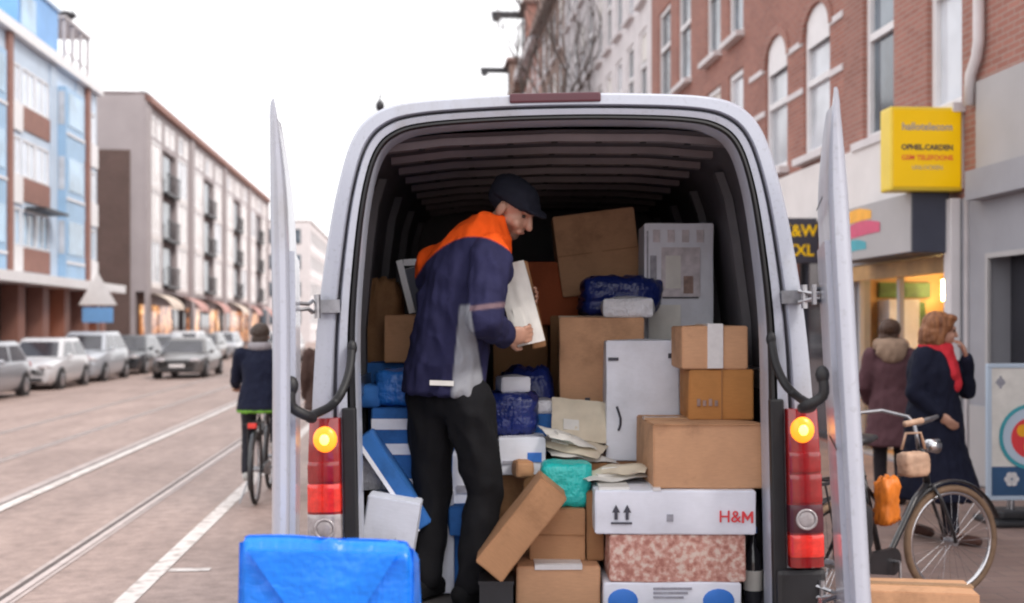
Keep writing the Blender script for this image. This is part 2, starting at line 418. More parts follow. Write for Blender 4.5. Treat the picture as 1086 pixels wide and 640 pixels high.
# edge line of the parking lane with its bay ticks
sheet('edge_line', -1.84, -1.71, -30, 300, .005, M['road_paint'], road)
for v in (-4.5, 1.9, 8.3, 14.7, 21.1, 27.5, 33.9):
    sheet('bay_tick', -1.70, -1.42, v - .05, v + .05, .005, M['road_paint'], road)
def slab(name, u0, u1, v0, v1, z1, m, parent=None):
    return MB().box(u0, u1, v0, v1, -.44, z1).build(name, m, parent)
pr = slab('pavement', 2.16, 14, -30, 420, .10, M['pavement']); tag(pr, kind='structure'); pr.rotation_euler.z = TH
pl = slab('pavement', -40, -12.2, -30, 420, -.10, M['pavement']); tag(pl, kind='structure'); pl.rotation_euler.z = TH
for u, zk in ((2.0, 0.0), (-12.2, -.20)):
    v = -12.0
    kb = empty('kerb'); kb.rotation_euler.z = TH; tag(kb, kind='structure')
    me = MB().box(0, .16, 0, .988, -.3, .104).mesh('kerb_stone', bevel=.012); me.materials.append(M['kerb'])
    for i in range(60):
        o = bpy.data.objects.new('kerb_stone', me); link(o, kb); o.location = (u, v + i, zk + random.uniform(-.002, .002))
    MB().box(u, u + .16, v + 60, v + 420, zk - .2, zk + .104).build('kerb_stone', M['kerb'], kb)

# ================================================================== facades
def wall_holes(mb, v0, v1, z0, z1, holes, depth, sg, mi=0, x=0.0):
    """wall sheet at local x facing sg*x, with rectangular openings and reveals going back by depth"""
    vs = sorted({v0, v1, *[h[0] for h in holes], *[h[1] for h in holes]})
    zs = sorted({z0, z1, *[h[2] for h in holes], *[h[3] for h in holes]})
    vs = [a for a in vs if v0 <= a <= v1]; zs = [a for a in zs if z0 <= a <= z1]
    for i in range(len(vs) - 1):
        for j in range(len(zs) - 1):
            cv, cz = (vs[i] + vs[i+1]) / 2, (zs[j] + zs[j+1]) / 2
            if any(h[0] < cv < h[1] and h[2] < cz < h[3] for h in holes): continue
            mb.poly([(x, vs[i], zs[j]), (x, vs[i+1], zs[j]), (x, vs[i+1], zs[j+1]), (x, vs[i], zs[j+1])], mi)
    xb = x - sg * depth
    for a, b, c, d in [h[:4] for h in holes]:
        for p, q in (((a, c), (b, c)), ((b, c), (b, d)), ((b, d), (a, d)), ((a, d), (a, c))):
            mb.poly([(x, p[0], p[1]), (x, q[0], q[1]), (xb, q[0], q[1]), (xb, p[0], p[1])], mi)
def window(root, v0, v1, z0, z1, sg, x, frame='paint_white', pane='glass', transom=.62, mull=False, sill=True, fw=.08, sillm='stone_pale', blind=0.0):
    """sash window set back at local x; sg is the facing direction"""
    m = MB(); t = .06 * sg
    m.box(x, x + t, v0, v0 + fw, z0, z1); m.box(x, x + t, v1 - fw, v1, z0, z1)
    m.box(x, x + t, v0 + fw, v1 - fw, z0, z0 + fw); m.box(x, x + t, v0 + fw, v1 - fw, z1 - fw, z1)
    if transom: zt = z0 + (z1 - z0) * transom; m.box(x + t*.1, x + t * 1.15, v0 + fw, v1 - fw, zt - fw * .45, zt + fw * .45)
    if mull: vm = (v0 + v1) / 2; m.box(x + t*.12, x + t * .95, vm - fw * .35, vm + fw * .35, z0 + fw, z1 - fw)
    w = m.build('window', M[frame], root)
    MB().box(x - t * .3, x + t * .08, v0 + fw * .5, v1 - fw * .5, z0 + fw * .5, z1 - fw * .5).build('pane', M[pane], w)
    if blind:
        MB().box(x + t * .09, x + t * .3, v0 + fw * .6, v1 - fw * .6, z1 - fw - (z1 - z0) * blind, z1 - fw).build('blind', M['paper'], w)
    if sill:
        MB().box(x + t * 1.2, x + .25 * sg, v0 - .08, v1 + .08, z0 - .10, z0 - .003).build('sill', M[sillm], w)
    return w
def building(name, label, u, v0, v1, H, wallm, cat='building', sg=-1, deep=9, holes=(), z0=0.0, depth=.22, group=None, corem=None, roofm='roof_tile'):
    root = empty(name, st(u, v0, -.2 if sg > 0 else 0), TH); tag(root, label, cat, group)
    L = v1 - v0; mb = MB()
    wall_holes(mb, 0, L, z0, H, list(holes), depth, sg)
    mb.build('wall', M[wallm], root)
    xa, xb = -sg * depth, -sg * deep
    core = MB().box(xa, xb, .012, L - .012, -.05, H - .03); core.build('core_wall', M[corem or wallm], root)
    cap = MB()                                            # wall ends between the face and the core
    for vv in (0.004, L - .004):
        cap.poly([(0, vv, z0), (xa, vv, z0), (xa, vv, H), (0, vv, H)])
    cap.poly([(0, .004, H), (xa, .004, H), (xa, L - .004, H), (0, L - .004, H)])
    cap.build('wall_end', M[wallm], root)
    MB().box(.12 * sg, xb, -.0, L, H + .002, H + .16).build('roof', M[roofm], root)
    return root, L

# ---------------- right-hand terrace (faces the street at u = 5.6)
UR = 5.6
def strip(root, v0, v1, z0, z1, m, sg=-1, d=.05, name='stone_band', x=0.0):
    return MB().box(x, x + sg * d, v0, v1, z0, z1).build(name, M[m], root)

# R1: the nearest red brick house with tall white sash windows
V0 = 4.0; V1 = 15.0
cols = [(11.66, 12.49), (13.39, 14.35), (8.1, 8.95), (6.2, 7.05)]
holes = []
for a, b in cols:
    for zz in (3.98, 7.15, 10.1): holes.append((a - V0, b - V0, zz, zz + 2.35))
holes.append((7.80, 10.6, .12, 2.46))                     # the open shop front
holes.append((6.15, 7.05, 1.02, 2.40)); holes.append((3.2, 5.3, .9, 2.4))
r1, L = building('brick_house', 'red brick house above the lit shop and the yellow sign, white sash windows', UR, V0, V1, 13.2, 'brick_rose', holes=[h for h in holes if h[2] > 3], z0=3.0)
for i, h in enumerate([h for h in holes if h[2] > 3]):
    window(r1, h[0], h[1], h[2], h[3], -1, .12, pane='glass' if i % 2 else 'glass_pale', transom=.55, fw=.10, blind=(.0, .35, .0, .2)[i % 4])
lo = MB(); wall_holes(lo, 0, L, 0, 2.996, [h for h in holes if h[2] < 3], .22, -1, x=-.02); lo.build('shop_wall', M['shop_grey'], r1)
strip(r1, 7.75, L - .02, 3.10, 3.90, 'stucco_white', d=.10, name='white_fascia')
strip(r1, 0.1, 7.28, 3.22, 4.12, 'shop_grey_light', d=.04, name='grey_fascia', x=0.0)
strip(r1, 0.1, 7.22, 2.93, 3.218, 'shop_grey', d=.16, name='shutter_box', x=-.022)
MB().box(-.03, -.14, 7.62, 7.78, .1, 3.0).build('pilaster', M['stone_pale'], r1, bevel=.012)
dp = MB().tube([(-.07, 7.16, 12.9), (-.07, 7.16, 4.5), (-.07, 7.20, 4.35), (-.07, 7.33, 4.2), (-.07, 7.36, 3.9)], .055, 10); dp.build('downpipe', M['stone_pale'], r1, smooth=True)
for zz in (5.0, 7.0, 9.2): MB().box(-.005, -.14, 7.09, 7.23, zz, zz + .05).build('pipe_bracket', M['stone_pale'], r1)
MB().box(.20, .25, 6.15, 7.05, 1.0, 2.42).build('shop_window_pane', M['glass_shop'], r1)
MB().box(.20, .25, 3.2, 5.3, .88, 2.42).build('shop_window_pane', M['glass_shop'], r1)
sp = MB()
for a in (6.15, 7.0): sp.box(-.028, -.06, a, a + .05, 1.02, 2.40)
sp.box(-.028, -.06, 6.2, 7.0, 2.35, 2.40); sp.box(-.028, -.06, 6.2, 7.0, 1.02, 1.07); sp.build('shop_window_frame', M['shop_grey_light'], r1)
MB().box(-.025, -.05, 6.0, 7.4, .12, .9).build('stall_riser', M['shop_grey_light'], r1)
for a in (5.7, 7.46): MB().box(-.022, -.045, a, a + .06, .12, 3.0).build('cover_strip', M['stone_grey'], r1)
# the lit shop behind the opening: a real room with lamps, shelves and a counter
room = MB()
room.poly([(.20, 7.3, .105), (4.6, 7.3, .105), (4.6, 11, .105), (.2, 11, .105)])
room.poly([(.20, 7.3, 2.62), (4.6, 7.3, 2.62), (4.6, 11, 2.62), (.2, 11, 2.62)])
room.poly([(4.6, 7.3, .1), (4.6, 11, .1), (4.6, 11, 2.62), (4.6, 7.3, 2.62)])
room.poly([(.2, 11, .1), (4.6, 11, .1), (4.6, 11, 2.62), (.2, 11, 2.62)])
room.poly([(.2, 7.3, .1), (4.6, 7.3, .1), (4.6, 7.3, 2.62), (.2, 7.3, 2.62)])
# carve the core: rebuild the core of R1 round the shop room
for ch in list(r1.children):
    if ch.name.startswith('core_wall'): bpy.data.objects.remove(ch)
MB().box(.22, 9, .012, L - .012, 2.66, 13.17).build('core_wall', M['brick_rose'], r1)
MB().box(.26, 9, .012, 7.27, -.05, 2.655).build('core_wall', M['brick_rose'], r1)
room.build('shop_room', M['wood_warm'], r1)
for x in (.9, 2.2, 3.5):
    for vv in (8.3, 9.6):
        MB().cyl((x, vv, 2.60), (x, vv, 2.52), .09, .11, 14).build('ceiling_lamp', M['shop_lamp'], r1, smooth=False)
for k_, (x, vv, z0, z1, mm) in enumerate([(2.2, 10.6, .11, 2.2, 'sign_amber'), (3.0, 10.5, .11, 1.6, 'card_white'), (4.1, 9.2, .11, 2.1, 'plant_green'), (4.2, 8.2, .11, 1.4, 'card_grey')]):
    b = MB()
    for s_ in range(5):
        zz = z0 + (z1 - z0) * s_ / 5
        b.box(x - .3, x + .3, vv - .22, vv + .22, zz, zz + .03)
        for q in range(5): b.box(x - .27 + q * .11, x - .18 + q * .11, vv - .2, vv + .1, zz + .032, zz + .12 + .16 * random.random(), 1)
    b.build('shop_shelf', [M['wood_warm'], M[mm]], r1)
for nm, x0, x1, vv, z0, z1, mm in (('menu_board', .45, 1.15, 10.93, 2.06, 2.26, 'plant_green'), ('fridge', .45, .85, 10.6, .11, 2.03, 'card_white'), ('shop_display', .88, 1.02, 10.8, .11, 2.0, 'plant_green'), ('wall_poster', 1.36, 1.56, 10.93, .6, 2.45, 'shop_dark'), ('shop_display', 1.06, 1.33, 10.85, .11, 1.55, 'sign_amber')):
    MB().box(x0, x1, vv, 10.985, z0, z1).build(nm, M[mm], r1, bevel=.01)
MB().cyl((1.2, 10.6, 2.02), (1.2, 10.6, 2.28), .05, .05, 12).build('pendant_lamp', M['shop_lamp'], r1)
MB().box(.06, .14, 10.62, 10.70, .11, 2.44).build('door_post', M['paint_white'], r1)
fr = MB()
for vv in (7.82, 9.3, 10.52): fr.box(.03, .09, vv, vv + .07, .12, 2.44)
fr.box(.03, .09, 7.89, 10.52, 2.36, 2.44); fr.build('shop_front_frame', M['shop_grey_light'], r1)
# projecting grey sign box over the lit shop, with its logo
sb = empty('shop_sign_box', st(UR, 11.72, 2.45), TH); tag(sb, 'grey box sign with amber, pink and teal logo above the lit shop entrance', 'sign')
MB().box(-.105, -.50, 0, 2.2, 0, .62).build('sign_case', M['shop_dark'], sb, bevel=.01)
MB().box(-.503, -.515, .01, 2.19, .01, .61).build('sign_face', M['shop_grey_light'], sb)
def brush(y0, y1, z, h, mm, lift):
    m_ = MB(); n = 9; t = []; b = []
    for i in range(n):
        f = i / (n - 1); hh = h * (.55 + .45 * math.sin(math.pi * (f * .9 + .05))) ; zz = z + .025 * math.sin(f * 4)
        t.append((-.517 - lift, y0 + (y1 - y0) * f, zz + hh / 2)); b.append((-.517 - lift, y0 + (y1 - y0) * f, zz - hh / 2))
    m_.loft([b, t], caps=False, closed=False); m_.build('logo_stroke', M[mm], sb)
brush(1.05, 2.1, .49, .15, 'sign_amber', .002); brush(.80, 2.0, .33, .17, 'sign_pink', .004); brush(1.2, 2.1, .15, .13, 'sign_teal', .002)
MB().box(-.02, -.09, .02, 3.1, -.2, -.02).build('shop_soffit', M['wood_warm'], sb)

# text helper
def text(s, size, m, parent, loc, rot, name='lettering', align='CENTER', ext=.0015, sx=1.0, bold=0.0):
    cu = bpy.data.curves.new(name, 'FONT'); cu.body = s; cu.size = size; cu.extrude = ext; cu.align_x = align; cu.align_y = 'CENTER'; cu.resolution_u = 3
    cu.offset = bold
    tmp = bpy.data.objects.new('tmp_text', cu); COL.objects.link(tmp)
    me = bpy.data.meshes.new_from_object(tmp); bpy.data.objects.remove(tmp); me.name = name
    me.materials.clear(); me.materials.append(m)
    o = bpy.data.objects.new(name, me); link(o, parent); o.location = loc; o.rotation_euler = rot; o.scale = (sx, 1, 1)
    return o
# yellow projecting light box
ys = empty('light_box_sign', st(UR - .78, 11.60, 3.07), TH); tag(ys, 'square yellow light box sign sticking out from the brick house', 'sign')
MB().box(.0, .76, 0.0, .28, 0, .86).build('sign_case', M['sign_yellow_edge'], ys, bevel=.03, seg=3)
MB().box(.03, .73, -.004, -.012, .04, .82).build('sign_face', M['sign_yellow'], ys)
MB().box(.762, .80, .02, .26, .03, .83).build('end_cap', M['stone_pale'], ys)
MB().box(.80, .90, .10, .18, .35, .5).build('wall_bracket', M['dark_metal'], ys)
text('hallotelecom', .105, M['print_grey'], ys, (.38, -.0135, .65), (R(90), 0, 0), sx=.98, bold=.002)
text('OPHEL.CARDEN', .075, M['print_dark'], ys, (.38, -.0135, .44), (R(90), 0, 0), sx=1.0, bold=.003)
text('GSM TELEFOONS', .072, M['print_red'], ys, (.38, -.0135, .335), (R(90), 0, 0), sx=.98, bold=.001)
text('UNLOCKEN', .06, M['print_grey'], ys, (.38, -.0135, .235), (R(90), 0, 0))

# R2: brick house with arched windows
V0 = 15.0; V1 = 19.35
arch = [(15.52, 16.60), (17.35, 18.45)]
holes = []
for a, b in arch:
    for zz in (4.1, 7.3, 10.3): holes.append((a - V0, b - V0, zz, zz + 2.1))
holes2 = [(.5, 1.9, .12, 2.7), (2.4, 3.9, .5, 2.7)]
r2, L = building('brick_house', 'red brick house with round arched white windows beside the open van door', UR, V0, V1, 13.6, 'brick_red', holes=holes + holes2)
for h in holes:
    window(r2, h[0], h[1], h[2], h[3], -1, .10, transom=.5, fw=.10, pane='glass_pale' if h[2] < 5 else 'glass', sillm='stone_pale')
    a, b, c, d = h; rr = (b - a) / 2; vm = (a + b) / 2
    sp = MB(); lun = MB(); n = 12; rise = .42
    for sgn in (-1, 1):
        arc = [(vm + sgn * rr * math.cos(t * math.pi / 2 / n), d - rise + rise * math.sin(t * math.pi / 2 / n)) for t in range(n + 1)]
        for i in range(n):
            p, q = arc[i], arc[i+1]
            sp.poly([(-.003, p[0], p[1]), (-.003, q[0], q[1]), (-.003, q[0], d), (-.003, p[0], d)])
            sp.poly([(-.003, p[0], p[1]), (-.003, q[0], q[1]), (.10, q[0], q[1]), (.10, p[0], p[1])])
    sp.build('arch_brickwork', M['brick_red'], r2)
    lun.box(.02, .035, a + .1, b - .1, d - .55, d - .0); lun.build('lunette_panel', M['paint_white'], r2)
    ar = MB(); ring = []
    for t in range(17):
        an = math.pi * t / 16
        ring.append([( -.03, vm + (rr + o) * math.cos(an), d - rise + (rise + o) * math.sin(an)) for o in (.01, .13)] + [(.0, vm + (rr + o) * math.cos(an), d - rise + (rise + o) * math.sin(an)) for o in (.13, .01)])
    ar.loft(ring); ar.build('window_arch', M['brick_rose'], r2)
for h in holes2: window(r2, h[0], h[1], h[2], h[3], -1, .10, pane='glass_shop', frame='dark_metal', transom=.75, sill=False)
for zz in (5.05, 5.75): 
    for a, b in ((.02, .50), (1.62, 2.33), (3.47, L - .02)): strip(r2, a, b, zz, zz + .09, 'stone_pale', d=.02)
strip(r2, .0, L - .02, 3.12, 3.92, 'stucco_white', d=.10, name='white_fascia')
strip(r2, .0, L - .02, 13.2, 13.6, 'stone_pale', d=.35, name='cornice')
# black and yellow projecting sign
bs = empty('blade_sign', st(UR - .62, 15.75, 2.55), TH); tag(bs, 'black hanging blade sign with yellow lettering seen behind the van door', 'sign')
MB().box(0, .55, 0, .14, 0, .62).build('sign_case', M['print_dark'], bs, bevel=.01)
text('K&W', .22, M['sign_yellow'], bs, (.27, -.003, .44), (R(90), 0, 0), bold=.004)
text('XXL', .22, M['sign_yellow'], bs, (.27, -.003, .17), (R(90), 0, 0), bold=.004)
MB().box(.55, .64, .05, .09, .3, .36).build('wall_bracket', M['dark_metal'], bs)

# R3 .. : further houses of the terrace
def plain_house(label, v0, v1, H, wallm, cols, rows, pane='glass', band=None, shop=True, cornice='stone_pale', hoist=False, frame='paint_white', gable=None, fh=2.1):
    holes = [(a - v0, b - v0, z, z + fh) for a, b in cols for z in rows]
    sh = [(.4 + i * 2.4, 2.4 + i * 2.4, .3, 2.8) for i in range(int((v1 - v0 - .6) / 2.4))] if shop else []
    r, L = building('terrace_house', label, UR, v0, v1, H, wallm, holes=holes + sh)
    for i, h in enumerate(holes): window(r, h[0], h[1], h[2], h[3], -1, .10, transom=.58, fw=.10, pane=(pane if i % 3 else 'glass_pale'), blind=(.0, .3, 0, .25, 0)[i % 5], frame=frame)
    for h in sh: window(r, h[0], h[1], h[2], h[3], -1, .10, pane='glass_shop', frame='dark_metal', transom=.8, sill=False)
    strip(r, .02, L - .02, 3.15, 3.8, band or 'stucco_white', d=.08, name='shop_fascia')
    strip(r, .0, L - .02, H - .45, H, cornice, d=.42, name='cornice')
    if gable:
        g_ = MB(); vm = L / 2; w_ = min(L / 2 - .3, 2.4)
        out = [(-w_, 0), (-w_, .8), (-w_ * .62, .95), (-w_ * .62, 1.7), (-w_ * .25, 1.9), (-w_ * .25, 2.5), (w_ * .25, 2.5), (w_ * .25, 1.9), (w_ * .62, 1.7), (w_ * .62, .95), (w_, .8), (w_, 0)]
        g_.poly([(-.15, vm + a, H + .165 + b) for a, b in out]); g_.poly([(.25, vm + a, H + .165 + b) for a, b in out])
        for i in range(len(out)):
            p, q = out[i], out[(i + 1) % len(out)]
            g_.poly([(-.15, vm + p[0], H + .165 + p[1]), (-.15, vm + q[0], H + .165 + q[1]), (.25, vm + q[0], H + .165 + q[1]), (.25, vm + p[0], H + .165 + p[1])])
        g_.build('gable', M[gable], r)
    if hoist:
        h_ = MB(); h_.box(-.365, -1.9, L / 2 - .14, L / 2 + .14, H + 1.12 + hoist, H + 1.4 + hoist); h_.box(-1.5, -1.85, L / 2 - .18, L / 2 + .18, H + .95 + hoist, H + 1.12 + hoist)
        h_.build('hoist_beam', M['dark_metal'], r)
        MB().box(-.3, 2.2, L / 2 - 1.3, L / 2 + 1.3, H + .165, H + 1.5 + hoist).build('hoist_dormer', M[wallm], r); MB().box(-.36, -.303, L / 2 - .5, L / 2 + .5, H + .35, H + 1.1 + hoist).build('dormer_window', M['glass'], r); MB().box(-.5, 2.3, L / 2 - 1.5, L / 2 + 1.5, H + 1.502 + hoist, H + 1.7 + hoist).build('dormer_roof', M['roof_tile'], r)
    return r
plain_house('red brick terrace house with white sash windows left of the arched windows', 19.35, 27.6, 14.2, 'brick_red',
            [(19.75, 20.7), (21.25, 22.3), (23.6, 24.75), (25.5, 26.75)], (4.05, 6.75, 9.6), cornice='stone_pale')
plain_house('pale grey plastered terrace house with close rows of tall windows', 27.6, 36.4, 15.2, 'stone_pale',
            [(28.2 + i * 1.72, 29.15 + i * 1.72) for i in range(5)], (4.2, 6.9, 9.7, 12.3), cornice='stone_pale')
plain_house('light grey stone terrace house next to the pale plastered one', 36.4, 44.0, 15.6, 'stone_grey',
            [(37.0 + i * 1.75, 38.0 + i * 1.75) for i in range(4)], (4.2, 7.0, 9.8, 12.6), cornice='stone_grey')
plain_house('brown brick gabled house with a hoist beam, nearest of the three', 44.0, 52.5, 15.2, 'brick_brown',
            [(44.8 + i * 1.95, 45.9 + i * 1.95) for i in range(4)], (4.2, 7.0, 9.8, 12.4), hoist=.9, gable=None, cornice='brick_brown')
plain_house('brown brick gabled house with a hoist beam, middle of the three', 52.5, 62.0, 15.0, 'brick_rose',
            [(53.3 + i * 2.2, 54.6 + i * 2.2) for i in range(4)], (4.2, 7.0, 9.8, 12.4), hoist=.6, cornice='stone_grey')
plain_house('brown brick gabled house with a hoist beam, farthest of the three', 62.0, 72.0, 14.6, 'brick_brown',
            [(62.8 + i * 2.3, 64.1 + i * 2.3) for i in range(4)], (4.2, 7.0, 9.6, 12.0), hoist=.4, cornice='brick_brown')
plain_house('far grey terrace house closing the right-hand row', 72.0, 92.0, 13.6, 'stone_grey',
            [(73 + i * 2.4, 74.3 + i * 2.4) for i in range(7)], (4.2, 7.0, 9.6), cornice='stone_grey')

# bare street tree in front of the brown houses
def bare_tree(loc, H, seed, label):
    rnd = random.Random(seed)
    t = empty('street_tree', loc); tag(t, label, 'tree')
    tr = MB(); br = MB()
    tr.tube([(0, 0, -.05), (.03, .02, H * .2), (-.03, .05, H * .4)], [.17, .13, .11], 10)
    tr.build('trunk', M['bark'], t, smooth=True)
    def grow(p, d, L, r, n):
        pts = [p]; dd = d.copy()
        for i in range(4):
            dd = (dd + Vector((rnd.uniform(-.2, .2), rnd.uniform(-.2, .2), rnd.uniform(-.02, .2)))).normalized()
            pts.append(pts[-1] + dd * L / 4)
        br.tube(pts, [r * (1 - .16 * i) for i in range(5)], 5)
        if n > 0:
            for k_ in range(3 if n > 1 else 4):
                q = pts[rnd.randint(2, 4)]; a = rnd.uniform(0, 6.28)
                grow(q, (dd + Vector((math.cos(a), math.sin(a), rnd.uniform(-.1, .5))) * .7).normalized(), L * rnd.uniform(.55, .75), r * .5, n - 1)
    for k_ in range(6):
        a = k_ * 1.05 + rnd.random() * .5
        grow(Vector((-.03, .05, H * (.3 + .02 * k_))), Vector((math.cos(a) * .3, math.sin(a) * .3, 1)).normalized(), H * .36, .085, 3)
    br.build('crown', M['bark'], t, smooth=True)
    return t
M['bark'] = mat('bark', (.11, .085, .075), .9, var=.3, vs=10)
bare_tree(st(4.75, 36.5, .1), 12.5, 3, 'bare leafless street tree rising behind the van roof')

# ---------------- left-hand side
UL = -14.5
# L1: blue and white apartment block
V0, V1, H = 34.0, 55.0, 12.5
cols1 = []
fl = (3.85, 6.45, 9.1)
segs = [(43.55, 44.6), (44.8, 46.3), (46.4, 47.95), (51.8, 52.9), (53.55, 54.75), (40.0, 41.4), (37.0, 38.4), (35.0, 36.2)]
holes = [(a - V0, b - V0, z + .95, z + 2.35) for a, b in segs for z in fl]
l1, L = building('apartment_block', 'blue and white apartment block with red strips at the far left', UL, V0, V1, H, 'blue_pale', sg=1, holes=holes, z0=3.6, depth=.2, deep=12, corem='blue_pale', roofm='paint_white')
for i, h in enumerate(holes): window(l1, *h[:4], 1, -.05, transom=0, mull=True, sill=False, fw=.07, pane=('glass_blue', 'glass_pale_blue', 'glass_pale_blue')[i % 3])
for a, b in ((44.75, 48.0),):
    for z in fl: MB().box(.004, .05, a - V0, b - V0, z + .05, z + .92).build('spandrel_panel', M['brown_panel'], l1)
for a, b in ((43.52, 44.63), (51.75, 52.95), (40, 41.4)):
    for z in fl: MB().box(.004, .05, a - V0, b - V0, z + .0, z + .92).build('spandrel_panel', M['blue_panel'], l1)
for a in (43.0, 53.05, 39.0): MB().box(.004, .16, a - V0, a - V0 + .42, 3.7, H - .15).build('red_strip', M['brown_panel'], l1)
for a, b in ((53.5, 54.98), (43.46, 44.7)):
    for z in fl: MB().box(.053, .075, a - V0, b - V0, z - .1, z + .93).build('white_panel', M['paint_white'], l1)
for a in (48.05, 51.62): MB().box(.004, .06, a - V0, a - V0 + (.9 if a < 50 else .12), 3.75, 12.3).build('white_strip', M['blue_pale'], l1)
for k_, (a, b, bd) in enumerate(((49.0, 51.6, .38), (41.45, 42.8, .12))):                      # projecting blue bays with their own windows
    by = MB(); vv0, vv1 = a - V0, b - V0
    by.box(.004, bd, vv0, vv1, 3.75, 11.6)
    bo = by.build('bay', M['blue_panel'], l1)
    for z in fl:
        MB().box(bd + .003, bd + .03, vv0 + .25, vv1 - .25, z + .95, z + 2.3).build('bay_window', M['glass_blue'], bo)
        MB().box(bd + .003, bd + .05, vv0 + .02, vv1 - .02, z + .55, z + .65).build('bay_rail', M['paint_white'], bo)
        MB().box(bd * .2, bd * .85, vv0 - .015, vv0 - .003, z + .95, z + 2.3).build('bay_window', M['glass_pale'], bo)
MB().box(.004, .30, 0, L, H - .15, H + .25).build('parapet', M['paint_white'], l1)
MB().box(-.3, -5.5, 11.2, 16.2, H + .2, 14.9).build('penthouse', M['blue_strong'], l1)
MB().box(-.2, -5.6, 11.1, 16.3, 14.9, 15.05).build('penthouse_roof', M['blue_pale'], l1)
MB().box(-.285, -.27, 11.5, 13.3, 13.2, 14.5).build('penthouse_window', M['glass_blue'], l1)
fr = MB()
for vv in (17.2, 18.4, 19.6, 20.8):
    fr.box(-.3, -.42, vv, vv + .12, H + .25, 14.9); fr.box(-2.6, -2.72, vv, vv + .12, H + .25, 14.9)
fr.box(-.25, -2.75, 17.1, 21.0, 14.9, 15.02)
for zz in (13.1, 13.5): fr.box(-.32, -.38, 17.2, 20.9, zz, zz + .06)
fr.build('roof_frame', M['stone_grey'], l1)
ch = MB(); ch.cyl((-1.2, 20.4, 15.08), (-1.2, 20.4, 15.7), .12, .10); ch.ell((-1.2, 20.4, 15.85), (.45, .45, .2)); ch.build('roof_vent', M['dark_metal'], l1, smooth=True)
# ground floor of L1: slab, brown columns, shop windows
MB().box(.0, 1.3, 0, L, 3.35, 3.7).build('canopy_slab', M['paint_white'], l1)
for i in range(8):
    vv = .6 + i * 2.75
    MB().box(-.1, .5, vv, vv + .75, .1, 3.348).build('column', M['brown_panel'], l1)
    if i < 7:
        MB().box(-.18, -.12, vv + .85, vv + 2.65, .4, 2.9).build('shop_window', M['shop_glow' if i in (6, 4) else 'glass_pale' if i % 2 else 'glass_shop'], l1)
MB().box(-.19, -.15, .0, L, .1, 3.35).build('shop_wall', M['l2_dark'], l1)
for z in (6.3,):
    MB().box(.05, .8, 45.0 - V0, 47.9 - V0, z - .1, z).build('balcony_slab', M['dark_metal'], l1)

# L2: long taupe block with a repeating bay
V0, V1, H = 64.5, 117.5, 14.3
holes = []; nb = 4; bw = (V1 - V0) / nb
for k_ in range(nb):
    o_ = k_ * bw
    for z in (4.2, 7.0, 9.7):
        for a, b in ((1.2, 4.0), (8.9, 11.8)): holes.append((o_ + a, o_ + b, z, z + 2.45))
    for a, b in ((1.4, 2.6), (3.0, 4.2), (5.2, 6.4), (6.7, 7.9), (9.2, 10.4), (10.8, 12.0)): holes.append((o_ + a, o_ + b, 12.35, 13.5))
rec = [(k_ * bw + 4.6, k_ * bw + 8.3, 4.0, 12.0) for k_ in range(nb)]
l2, L = building('apartment_block', 'long taupe apartment block with dark balcony shafts and plain gable wall', UL, V0, V1, H, 'l2_wall', sg=1, holes=holes + rec, z0=3.7, depth=.5, deep=13, corem='l2_wall', roofm='l2_dark')
for i, h in enumerate(holes): window(l2, *h[:4], 1, -.05, transom=0, mull=h[2] < 12, sill=False, fw=.14, pane='glass_white' if i % 5 else 'glass_pale')
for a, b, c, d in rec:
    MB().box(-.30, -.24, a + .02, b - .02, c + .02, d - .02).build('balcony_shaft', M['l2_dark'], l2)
    for z in (4.2, 6.9, 9.6):
        MB().box(-.235, -.20, a + .5, b - .5, z + .1, z + 2.2).build('balcony_door', M['glass'], l2)
        bl = MB(); bl.box(-.195, .30, a + .1, b - .1, z - .15, z)
        for q in range(9):
            vv = a + .15 + (b - a - .3) * q / 8; bl.box(.24, .28, vv - .02, vv + .02, z, z + 1.0)
        bl.box(.22, .30, a + .1, b - .1, z + 1.0, z + 1.08); bl.build('balcony', M['dark_metal'], l2)
for k_ in range(nb):
    for a, b in ((1.2, 4.0), (8.9, 11.8)):
        for z0_, z1_ in ((6.65, 7.0), (9.45, 9.7), (3.95, 4.2)):
            MB().box(.004, .04, k_ * bw + a, k_ * bw + b, z0_ + .002, z1_ - .002).build('spandrel_panel', M['stucco_white'], l2)
for k_ in range(nb + 1):
    vv = min(max(k_ * bw - .6, 0), L - 1.2)
    MB().box(.004, .12, vv, vv + 1.2, .1, H - .1).build('pier', M['l2_wall'], l2)
MB().box(.0, .3, 0, L, H - .35, H - .02).build('cornice', M['brown_panel'], l2)
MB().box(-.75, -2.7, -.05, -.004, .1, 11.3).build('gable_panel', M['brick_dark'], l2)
for k_ in range(nb):
    for q in range(3):
        a = k_ * bw + .9 + q * 4.1
        MB().box(-.48, -.30, a, a + 3.6, .5, 3.0).build('shop_window', M[('shop_glow', 'shop_glow', 'glass_shop')[(k_ + q) % 3]], l2)
        aw = MB(); n = 8; r1_, r2_ = [], []
        for i in range(n + 1):
            t = math.pi / 2 * i / n; r1_.append((-.2 + 1.5 * math.sin(t), a, 2.75 + .9 * math.cos(t))); r2_.append((-.2 + 1.5 * math.sin(t), a + 3.4, 2.75 + .9 * math.cos(t)))
        aw.loft([r1_, r2_], caps=False, closed=False)
        if (k_ + q) % 2 == 0: aw.build('awning', M['awning' if q else 'awning_cream'], l2)
MB().box(-.5, -.46, 0, L, .1, 3.72).build('shop_wall', M['l2_dark'], l2)

